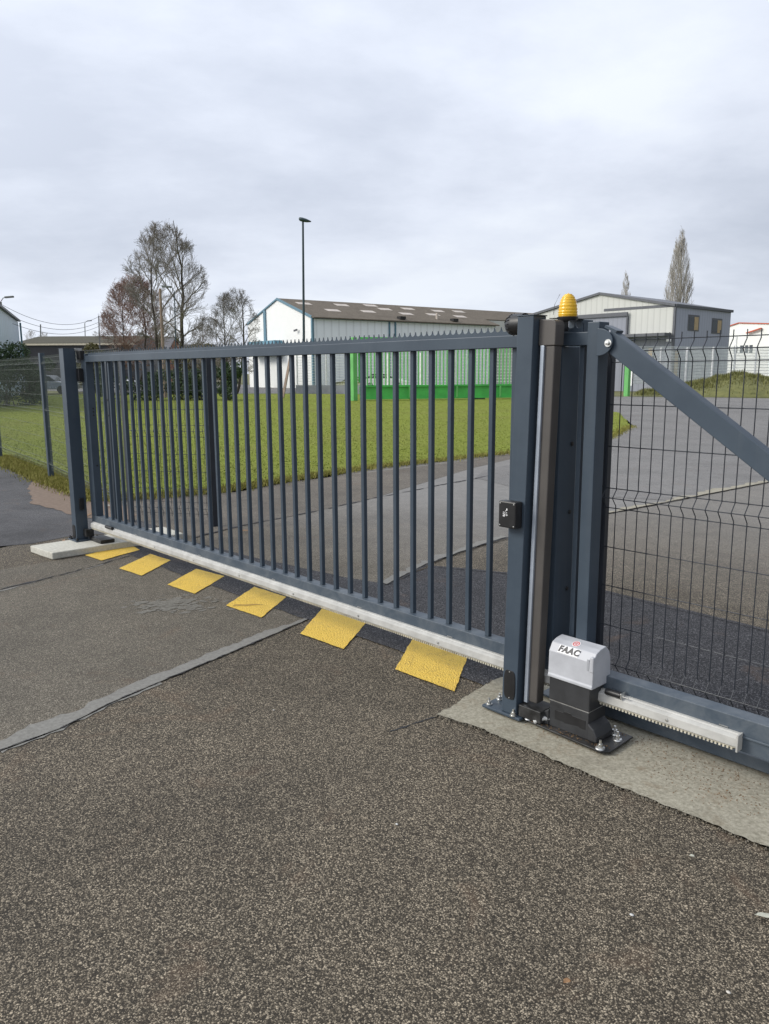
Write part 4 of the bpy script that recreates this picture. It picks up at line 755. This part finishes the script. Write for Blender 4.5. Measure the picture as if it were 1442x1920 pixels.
b = MB(); b.add([(OX, Y0, 0), (OX, Y0+9.3, 0), (OX, Y0+9.3, 6.20), (OX, Y0, 6.22)], [(0, 1, 2, 3)]); b.build('office_wall', M['clad_grey2'], bd)
b = MB(); b.box(OX-6, OX+.12, Y0-.02, Y0+9.5, 6.22, 6.42); b.build('parapet', M['trim'], bd)
b = MB(); b.box(OX-.10, OX+.06, Y0-.08, Y0+.10, 0, 6.2); b.build('corner_trim', M['trim'], bd)
for y0, z0, z1 in ((Y0+2.05, 4.55, 5.75), (Y0+6.0, 4.45, 5.65)):
    w_ = MB().box(OX+.004, OX+.02, y0, y0+1.8, z0, z1).build('window', M['trim'], bd); MB().box(OX+.021, OX+.03, y0+.18, y0+.95, z0+.12, z1-.16).build('pane', M['glass'], w_); MB().box(OX+.021, OX+.032, y0+1.0, y0+1.65, z0+.08, z1-.14).build('reveal', M['reveal'], w_)
dx0, dx1 = -37.0, -31.2
dr = MB().box(dx0, dx1, Y0-.12, Y0-.004, 0, 5.75).build('sliding_door', M['clad_grey'], bd)
MB().box(dx0-.15, dx1+.12, Y0-.26, Y0-.125, 5.76, 6.05).box(dx0-.42, dx0-.02, Y0-.2, Y0-.004, 0, 5.75).box(dx1+.02, dx1+.14, Y0-.2, Y0-.004, 4.2, 5.75).build('door_frame', M['trim'], dr)
MB().box(dx0+.5, X1-.1, Y0-1.2, Y0-.01+(-.12), 4.10, 4.32).build('awning', M['trim'], bd)
for x0, x1, z0, z1 in ((-30.9, -29.95, 2.3, 3.35), (-29.8, -28.8, 2.3, 3.35)):
    w_ = MB().box(x0, x1, Y0-.06, Y0-.004, z0, z1).build('window', M['trim'], bd); MB().box(x0+.1, (x0+x1)/2, Y0-.07, Y0-.061, z0+.1, z1-.1).build('pane', M['glass'], w_); MB().box((x0+x1)/2+.05, x1-.1, Y0-.07, Y0-.061, z0+.1, z1-.1).build('reveal', M['reveal'], w_)
w_ = MB().box(OX+.004, OX+.03, Y0+.1, Y0+.95, 0, 3.2).build('door', M['trim'], bd); MB().box(OX+.031, OX+.035, Y0+.25, Y0+.8, .9, 3.0).build('pane', M['reveal'], w_)
b = MB(); b.box(X1-.4, X1-.1, Y0-.35, Y0-.13, 3.7, 3.9); b.build('wall_light', M['white'], bd)
# white house with orange trim at the right edge
A = at(1362, 640, 112); B = at(1500, 640, 100); d = (B-A); d.z = 0; L = d.length; d.normalize(); n_ = Vector((-d.y, d.x, 0)); Zb = A.z*0
h2 = thing('white_hall', 'distant white hall with orange-red roof trim at the right edge', 'building', (A.x, A.y, 0))
A0 = Vector((A.x, A.y, 0)); b = MB(); b.add([A0, A0+d*L, A0+d*L+Vector((0, 0, 7.1)), A0+d*2.2+Vector((0, 0, 7.9)), A0+Vector((0, 0, 7.5))], [(0, 1, 2, 3, 4)]); b.add([A0, A0+n_*12, A0+n_*12+Vector((0, 0, 7.5)), A0+Vector((0, 0, 7.5))], [(0, 1, 2, 3)]); b.build('wall', M['clad_gable'], h2)
b = MB(); b.bar(A0+Vector((0, 0, 7.55)), A0+d*2.2+Vector((0, 0, 7.95)), .3, .12); b.bar(A0+d*2.2+Vector((0, 0, 7.95)), A0+d*L+Vector((0, 0, 7.15)), .3, .12); b.bar(A0+d*4.0-n_*.3+Vector((0, 0, 6.5)), A0+d*6.5-n_*.3+Vector((0, 0, 7.0)), .3, .14); b.build('roof_trim', M['redtrim'], h2)
for a in (1.6, 2.7, 3.6, 4.4): MB().add([A0+d*a-n_*.05+Vector((0, 0, 3.9)), A0+d*(a+.55)-n_*.05+Vector((0, 0, 3.9)), A0+d*(a+.55)-n_*.05+Vector((0, 0, 4.9)), A0+d*a-n_*.05+Vector((0, 0, 4.9))], [(0, 1, 2, 3)]).build('window', M['glass'], h2)
# long dark building with mossy roof
A = at(28, 645, 92); B = at(250, 648, 92); A.z = B.z = 0; d = (B-A); L = d.length; d.normalize(); n_ = Vector((-d.y, d.x, 0))
if n_.dot(Vector((CW.x, CW.y, 0))) < 0: n_ = -n_
ds = thing('long_shed', 'long dark shed with a mossy olive roof and pale gutter', 'building', tuple(A))
ez, rz = 4.95, 6.05
b = MB(); b.add([A, A+d*L, V3(A+d*L, ez), V3(A, ez)], [(0, 1, 2, 3)]); b.add([A+d*L, A+d*L+n_*14, V3(A+d*L+n_*14, ez), V3(A+d*L+n_*7, rz), V3(A+d*L, ez)], [(0, 1, 2, 3, 4)]); b.build('wall', M['clad_dark'], ds)
b = MB(); b.prism([V3(A-d*.2-n_*.2, ez), V3(A+d*(L+.2)-n_*.2, ez), V3(A+d*(L+.2)+n_*7, rz), V3(A-d*.2+n_*7, rz)], (0, 0, .12)); b.build('roof', M['moss'], ds)
b = MB(); b.bar(V3(A-d*.2-n_*.3, ez-.02), V3(A+d*(L+.2)-n_*.3, ez-.02), .18, .2); b.build('gutter', M['cream'], ds)
# tall pale blue shed at left edge
A = at(37, 640, 67); B = at(-90, 640, 33); A.z = B.z = 0; d = (B-A); L = d.length; d.normalize(); n_ = Vector((-d.y, d.x, 0))
if n_.dot(Vector((CR.x, CR.y, 0))) > 0: n_ = -n_
sh = thing('blue_shed', 'tall pale blue metal shed at the left edge', 'building', tuple(A))
b = MB(); b.add([A, B, V3(B, 5.85), V3(A, 5.85)], [(0, 1, 2, 3)]); b.add([A, A+n_*12, V3(A+n_*12, 5.85), V3(A, 5.85)], [(0, 1, 2, 3)]); b.build('wall', M['clad_blue'], sh)
b = MB(); b.prism([V3(A-n_*.2, 5.86), V3(B-n_*.2, 5.86), V3(B+n_*6, 7.0), V3(A+n_*6, 7.0)], (0, 0, .15)); b.build('roof', M['trim'], sh)
b = MB(); b.bar(V3(A-n_*.15, 0), V3(A-n_*.15, 5.8), .12, .12, (1, 0, 0)); b.build('downpipe', M['trim_blue'], sh)
# houses among the trees
def house(px, D, w, dp, ez, rz, wm, label, rot=0.0):
    c = at(px, 690, D); th = thing('house', label, 'house', (c.x, c.y, 0), 'houses behind the trees'); R3 = Matrix.Translation((c.x, c.y, 0)) @ Matrix.Rotation(math.radians(42)+rot, 4, 'Z')
    b = MB(); b.add([R3 @ Vector(p) for p in ((-w/2, 0, 0), (w/2, 0, 0), (w/2, 0, ez), (-w/2, 0, ez), (-w/2, dp, 0), (w/2, dp, 0), (w/2, dp, ez), (-w/2, dp, ez), (-w/2, dp/2, rz), (w/2, dp/2, rz))], [(0, 1, 2, 3), (5, 4, 7, 6), (4, 0, 3, 8, 7), (1, 5, 6, 9, 2)]); b.build('wall', wm, th)
    b = MB(); b.prism([R3 @ Vector(p) for p in ((-w/2-.2, -.3, ez-.1), (w/2+.2, -.3, ez-.1), (w/2+.2, dp/2, rz+.05), (-w/2-.2, dp/2, rz+.05))], (0, 0, .15)); b.prism([R3 @ Vector(p) for p in ((-w/2-.2, dp+.3, ez-.1), (w/2+.2, dp+.3, ez-.1), (w/2+.2, dp/2, rz+.05), (-w/2-.2, dp/2, rz+.05))], (0, 0, .15)); b.build('roof', M['slate'], th)
    for k in (-.28, .22): b = MB(); b.box(k*w, k*w+.9, -.04, -.005, ez-1.6, ez-.5, R3); b.build('window', M['glass'], th)
house(248, 120, 4.2, 8, 4.6, 6.6, M['cream'], 'cream rendered house with grey roof left of the double-trunk tree', .3)
house(284, 118, 4.6, 8, 4.3, 6.9, M['brick'], 'brick house with grey roof behind the wooden pole', 0)
house(350, 125, 7.0, 8, 3.8, 6.0, M['cream'], 'low grey-roofed house behind the olive thicket', .1)
house(500, 108, 5.0, 6, 3.1, 3.3, M['cream'], 'low pale flat-roofed building seen through the bars below the white gable', 0)

# ------------------------------------------------------------------ poles, street lamps, wires
def tl(px, py, D): return at(px, py, D)
c = tl(571, 745, 33); tp = tl(568, 415, 33)
sl = thing('street_lamp', 'tall slim dark street lamp rising behind the middle of the gate', 'street lamp', (c.x, c.y, 0))
MB().tube([(c.x, c.y, 0), (c.x, c.y, 1.0), (tp.x, tp.y, tp.z)], .075, 12, True, .04).build('pole', M['lampmetal'], sl, 0, True)
h_ = Vector((CR.x, CR.y, 0)).normalized()*1; b = MB(); T = Vector(tp)
pr = [(-.16, .035), (-.12, .075), (0, .085), (.15, .07), (.30, .03), (.34, .005)]; rings = []
for a, rr in pr: rings.append([T+h_*a+Vector((0, 0, .06-a*.22))+Vector((-h_.y, h_.x, 0))*math.cos(2*math.pi*k/12)*rr*1.5+Vector((0, 0, 1))*math.sin(2*math.pi*k/12)*rr for k in range(12)])
b.add([v_ for r_ in rings for v_ in r_], [(i*12+k, i*12+(k+1) % 12, (i+1)*12+(k+1) % 12, (i+1)*12+k) for i in range(5) for k in range(12)]+[tuple(range(12)), tuple(60+k for k in range(12))]); b.build('lamp_head', M['lampmetal'], sl, 0, 'all')
def pole(px, D, ptop, label, r=.09, mat=None, head=None, pxb=None, name='utility_pole', cat='utility pole', armlen=.9):
    b0 = tl(pxb if pxb else px, 700, D); t0 = tl(px, ptop, D); th = thing(name, label, cat, (b0.x, b0.y, 0)); MB().tube([(b0.x, b0.y, 0), t0], r, 8, True, r*.7).build('pole', mat or M['concpole'], th, 0, True)
    if head:
        s_ = head; e = t0+h_*s_*armlen+Vector((0, 0, .32)); MB().tube([t0, t0+h_*s_*armlen*.5+Vector((0, 0, .28)), e], .03, 6).build('arm', M['concpole'], th)
        MB().bar(e-h_*s_*.1, e+h_*s_*.55+Vector((0, 0, .05)), .22, .13).build('lamp_head', M['concpole'], th, .03)
    return th, t0
p1, t1 = pole(1, 60, 566, 'concrete pole with a curved street lamp arm at the left edge', .13, M['concpole'], 1, 6, armlen=.45)
p2, t2 = pole(185, 80, 592, 'dark utility pole left of the reddish tree, at the end of the sagging wires', .08, M['trim'], None, 188)
pole(76, 110, 608, 'short distant pole above the mossy roof', .12)
pole(159, 120, 606, 'distant street lamp above the right half of the mossy roof', .09, M['concpole'], 1, 161, 'street_lamp', 'street lamp', .5)
pole(300, 52, 541, 'leaning weathered wooden pole in front of the tallest tree', .12, M['wood'], None, 308)
pole(327, 56, 547, 'slim blue-grey street lamp between the trunks of the tallest tree', .05, M['lampmetal'], -1, 330, 'street_lamp', 'street lamp', .3)
for k, (z0, z1, sag, px0, lb) in enumerate(((.0, 0, 2.6, 0, 'upper'), (-.55, -.5, 2.4, 0, 'middle'), (-1.1, -.9, 2.2, 0, 'lowest'))):
    a = t1+Vector((0, 0, z0-.15)); e = t2+Vector((0, 0, z1-.1)); b = MB(); b.tube([a.lerp(e, i/20)-Vector((0, 0, sag*4*(i/20)*(1-i/20)*.42)) for i in range(21)], .018, 4)
    tag(b.build('overhead_wire', M['trim'], None), lb+' of the three sagging overhead wires between the left-edge pole and the dark pole', 'wire', 'overhead wires')
b = MB(); a = tl(545, 668, 52); c = tl(530, 742, 50); b.bar((c.x, c.y, .0), a, .14, .14); tag(b.build('wooden_prop', M['wood'], None), 'slanting weathered wooden prop left of the white fence, seen through the bars', 'wooden prop')

# ------------------------------------------------------------------ green sliding gate across the street
A = Vector((-31.6, 26.0, 0)); B = Vector((-27.0, 33.9, 0)); d = (B-A).normalized(); L = (B-A).length+1.4; n_ = Vector((d.y, -d.x, 0))
gg = thing('green_gate', 'bright green sliding gate with a solid lower band, across the lawn', 'gate', tuple(A))
MB().bar(A+Vector((0, 0, .02)), A+Vector((0, 0, 3.47)), .30, .30, (1, 0, 0)).build('gate_post', M['green_lt'], gg, .01)
f0 = A+d*.35
b = MB(); q = f0; b.prism([f0+Vector((0, 0, .14)), f0+d*L+Vector((0, 0, .14)), f0+d*L+Vector((0, 0, .76)), f0+Vector((0, 0, .76))], n_*-.18); b.build('lower_band', M['green'], gg)
MB().bar(f0+Vector((0, 0, .81)), f0+d*L+Vector((0, 0, .81)), .26, .10).bar(f0+Vector((0, 0, .12)), f0+d*L+Vector((0, 0, .12)), .26, .08).bar(f0+Vector((0, 0, 3.38)), f0+d*L+Vector((0, 0, 3.38)), .12, .2).bar(f0+Vector((0, 0, 1)), f0+Vector((0, 0, 3.4)), .12, .12, (1, 0, 0)).bar(f0+d*L+Vector((0, 0, 1)), f0+d*L+Vector((0, 0, 3.4)), .14, .14, (1, 0, 0)).build('frame', M['green'], gg)
for k in range(int(L/.21)):
    p = f0+d*(.21*(k+1)); MB().bar(p+Vector((0, 0, .86)), p+Vector((0, 0, 3.3)), .06, .06, (1, 0, 0)).build('bar', M['green_bar'], gg)
for k in (2.8, 5.6, 8.2): p = f0+d*k+n_*.20; MB().bar(p+Vector((0, 0, .14)), p+Vector((0, 0, .76)), .07, .07, (1, 0, 0)).build('stiffener', M['green_lt'], gg)
for k in (6.5, 9.8): p = f0+d*k; MB().bar(p+Vector((0, 0, .02)), p+d*.8+Vector((0, 0, .02)), .2, .12).build('roller_block', M['black'], gg)
g2 = Vector((-24.32, 42.3, 0)); gp2 = thing('green_post', 'lone bright green square post seen left of the diagonal brace', 'post', tuple(g2))
MB().bar(g2, g2+Vector((0, 0, 2.95)), .28, .28, (1, 0, 0)).build('post_tube', M['green_lt'], gp2); MB().bar(g2+Vector((0, 0, 2.951)), g2+Vector((0, 0, 2.99)), .32, .32, (1, 0, 0)).build('post_cap', M['green'], gp2)

# white-posted mesh fence on a low wall, left and middle
A = Vector((-47.5, 33.7, 0)); B = Vector((-29.7, 39.9, 0)); d = (B-A).normalized(); L = (B-A).length
lw = thing('low_wall', 'low grey rendered wall under the white-posted fence', 'wall', tuple(A)); b = MB(); n_ = Vector((-d.y, d.x, 0)); b.prism([A, B, B+n_*.2, A+n_*.2], (0, 0, .64)); b.build('wall_body', M['wall'], lw)
k = 0; wf = thing('white_fence', 'pale wire mesh fence with white posts on the low grey wall', 'fence', tuple(A+n_*.1))
for i in range(8):
    p = A+n_*.1+d*(.1+i*L/7.2)
    MB().bar(p+Vector((0, 0, .6)), p+Vector((0, 0, 2.9)), .09, .09, (1, 0, 0)).build('fence_post', M['white'], wf)
b = MB(); A2 = A+n_*.1
for i in range(11): b.bar(A2+Vector((0, 0, .72+i*.2)), A2+d*L+Vector((0, 0, .72+i*.2)), .025, .025)
for i in range(int(L/.14)): p = A2+d*i*.14; b.bar(p+Vector((0, 0, .66)), p+Vector((0, 0, 2.8)), .007, .007, (1, 0, 0))
b.build('mesh', M['wire_far'], wf)
# white-posted fence on the bank at right
pts = [tl(px, 700, D) for px, D in ((1185, 53), (1237, 53.5), (1286, 54), (1335, 55), (1376, 55.5), (1415, 56), (1462, 57))]
wf2 = thing('white_fence', 'pale wire mesh fence with white posts on top of the grassy bank', 'fence', (pts[0].x, pts[0].y, 0))
for i, p in enumerate(pts):
    z1 = (3.15, 3.1, 3.1, 3.15, 3.95, 3.2, 3.2)[i]; MB().bar((p.x, p.y, .6), (p.x, p.y, z1), .11, .11, (1, 0, 0)).build('fence_post', M['white'], wf2)
b = MB()
for i in range(len(pts)-1):
    a, e = Vector((pts[i].x, pts[i].y, 0)), Vector((pts[i+1].x, pts[i+1].y, 0)); dd = (e-a); Ls = dd.length; dd.normalize()
    for k in range(13): b.bar(a+Vector((0, 0, .75+k*.2)), e+Vector((0, 0, .75+k*.2)), .03, .03)
    for k in range(int(Ls/.09)): p = a+dd*k*.09; b.bar(p+Vector((0, 0, .7)), p+Vector((0, 0, 3.12)), .022, .022, (1, 0, 0))
b.build('mesh', M['wire_far'], wf2)
# cars
def car(px, D, label, mat, flip=1):
    c = tl(px, 700, D); th = thing('parked_car', label, 'car', (c.x, c.y, 0), 'parked cars'); R3 = Matrix.Translation((c.x, c.y, 0)) @ Matrix.Rotation(math.radians(42), 4, 'Z')
    prof = [(-2.1, .35), (2.1, .35), (2.15, .75), (1.5, .92), (.95, 1.0), (-1.9, 1.02), (-2.12, .8)]; b = MB(); b.prism([R3 @ Vector((x, -.85, z)) for x, z in prof], R3.to_3x3() @ Vector((0, 1.7, 0))); b.build('body', mat, th, .05)
    cab = [(.95, 1.0), (.35, 1.42), (-1.1, 1.46), (-1.85, 1.03)]; b = MB(); b.prism([R3 @ Vector((x, -.74, z)) for x, z in cab], R3.to_3x3() @ Vector((0, 1.48, 0))); b.build('window', M['glass'], th, .04)
    b = MB(); b.prism([R3 @ Vector((x, -.70, z)) for x, z in ((.33, 1.425), (.30, 1.47), (-1.1, 1.51), (-1.15, 1.465))], R3.to_3x3() @ Vector((0, 1.4, 0))); b.build('roof', mat, th)
    for x in (-1.3, 1.35):
        for y in (-.86, .66): w_ = MB().add(*cyl(R3, (x, y, .32), .32, .2)).build('wheel', M['tyre'], th)
def cyl(R3, c, r, w):
    n = 16; vs = [R3 @ Vector((c[0]+r*math.cos(2*math.pi*k/n), c[1]+j*w, c[2]+r*math.sin(2*math.pi*k/n))) for j in (0, 1) for k in range(n)]
    return vs, [tuple(range(n)), tuple(range(n, 2*n))]+[(k, (k+1) % n, (k+1) % n+n, k+n) for k in range(n)]
car(92, 66, 'silver car parked behind the left fence, below the dark shed', M['car']); car(150, 72, 'silver-blue car seen in the gap right of the far gate post', M['car'])
car(722, 74, 'white car glimpsed through the bars of the green gate', M['carwhite']); car(218, 78, 'white car glimpsed between the leftmost bars of the gate', M['carwhite'])

# ------------------------------------------------------------------ small litter on the asphalt
rg = np.random.default_rng(12); n = 1500; V = []; F = []
for i in range(n):
    if i < 900: x = rg.uniform(.46, 2.2); y = .22+rg.normal(0, .045)
    elif i < 1200: x = rg.uniform(.05, .44); y = rg.uniform(-.0, .05) if i % 2 else rg.uniform(.17, .24)
    else: x = rg.normal(.85, .16); y = rg.normal(.06, .05)
    r_ = rg.uniform(.0012, .0042); z = .010 if not (.03 < x < .46 and .01 < y < .21) else .0305; k = len(V); a = rg.uniform(0, 6.3)
    V += [(x+r_*math.cos(a+q*2.094)*rg.uniform(.6, 1.5), y+r_*math.sin(a+q*2.094)*rg.uniform(.6, 1.5), z) for q in range(3)]+[(x, y, z+r_*.9)]; F += [(k, k+1, k+3), (k+1, k+2, k+3), (k+2, k, k+3)]
tag(fastmesh('dirt_crumbs', V, F, M['crumb']), kind='stuff')
n = 900; V = []; F = []; EDG = [(-.293, -.207), (-.098, -.172), (.209, -.170), (.534, -.170), (.857, -.157), (1.264, -.156), (1.6, -.154)]; E2 = [(-.293, -.207), (-.309, -.076), (-.352, .127), (-.376, .299)]
for i in range(n):
    P_ = EDG if i % 5 else E2; j = rg.integers(0, len(P_)-1); t_ = rg.uniform(); x = P_[j][0]*(1-t_)+P_[j+1][0]*t_+rg.normal(0, .006); y = P_[j][1]*(1-t_)+P_[j+1][1]*t_+rg.normal(0, .009)
    r_ = rg.uniform(.0015, .0045); k = len(V); a = rg.uniform(0, 6.3); V += [(x+r_*math.cos(a+q*1.571)*rg.uniform(.7, 1.4), y+r_*math.sin(a+q*1.571)*rg.uniform(.7, 1.4), .004) for q in range(4)]+[(x, y, .0105+r_*.5)]; F += [(k, k+1, k+4), (k+1, k+2, k+4), (k+2, k+3, k+4), (k+3, k, k+4)]
tag(fastmesh('loose_grit', V, F, M['grit']), kind='stuff')
def pebble(x, y, r_, label, mat=None):
    b = MB(); b.lathe([(0, -.3*r_), (r_*.8, -.2*r_), (r_, .1*r_), (r_*.7, .45*r_), (0, .6*r_)], (0, 0, 0), 9); o = b.build('pebble', mat or M['pebble'], None, 0, 'all')
    for v_ in o.data.vertices: v_.co.x *= 1.3; v_.co += Vector((R.uniform(-1, 1), R.uniform(-1, 1), 0))*r_*.12
    o.location = (x, y, .002+r_*.2); return tag(o, label, 'stone')
def leafobj(x, y, L_, w_, a, label, mat, z=.012, nm='fallen_leaf'):
    b = MB(); d = Vector((math.cos(a), math.sin(a), 0)); s_ = Vector((-d.y, d.x, 0)); c = Vector((x, y, z)); top = []
    for i in range(7):
        t_ = i/6*2-1; w = w_*(1-t_*t_)**.6+.0003; p = c+d*t_*L_; hh = Vector((0, 0, .006*(1-t_*t_)*1.0+.004*abs(t_))); top += [p-s_*w+hh*1.3, p+hh*.4, p+s_*w+hh*1.2]
    f_ = [(i*3+j, i*3+j+1, (i+1)*3+j+1, (i+1)*3+j) for i in range(6) for j in range(2)]; b.add(top, f_); o = b.build(nm, mat, None, 0, 'all'); md = o.modifiers.new('thick', 'SOLIDIFY'); md.thickness = .0008
    return tag(o, label, 'leaf')
leafobj(1.300, -.512, .030, .010, .55, 'pale leaf lying on the asphalt at the right edge of the photo', M['paleleaf'])
leafobj(1.053, -1.135, .011, .008, 1.2, 'small brown leaf on the near asphalt at lower right', M['dead'])
leafobj(1.021, -.394, .008, .006, .3, 'tiny yellowish leaf on the asphalt below the concrete strip', M['paleleaf'])
pebble(1.026, -.771, .0055, 'round pale pebble on the near asphalt, left of the pale leaf', M['conduit']); pebble(.221, -.948, .0048, 'small white pebble in the middle of the foreground asphalt', M['conduit'])
pebble(-.860, -.718, .0045, 'small pale pebble on the asphalt right of the mortar joint'); pebble(1.345, -.853, .005, 'small tan pebble near the lower right corner')
leafobj(-5.30, -.02, .09, .012, -.55, 'curled tan leaf left of the far gate post', M['dead'])
leafobj(-6.55, .75, .10, .008, -.7, 'thin dark twig-like leaf behind the far gate post', M['dead'])
leafobj(-6.9, .72, .05, .02, .3, 'small brown leaf left of the far gate post on the blue-grey path', M['dead'])
leafobj(-4.5, 1.48, .06, .018, .9, 'tan leaf lying behind the bars near the black post with clips', M['dead'], .02)
leafobj(-6.9, 1.1, .05, .022, .2, 'yellowish leaf on the soil beside the fence', M['paleleaf'], .03)
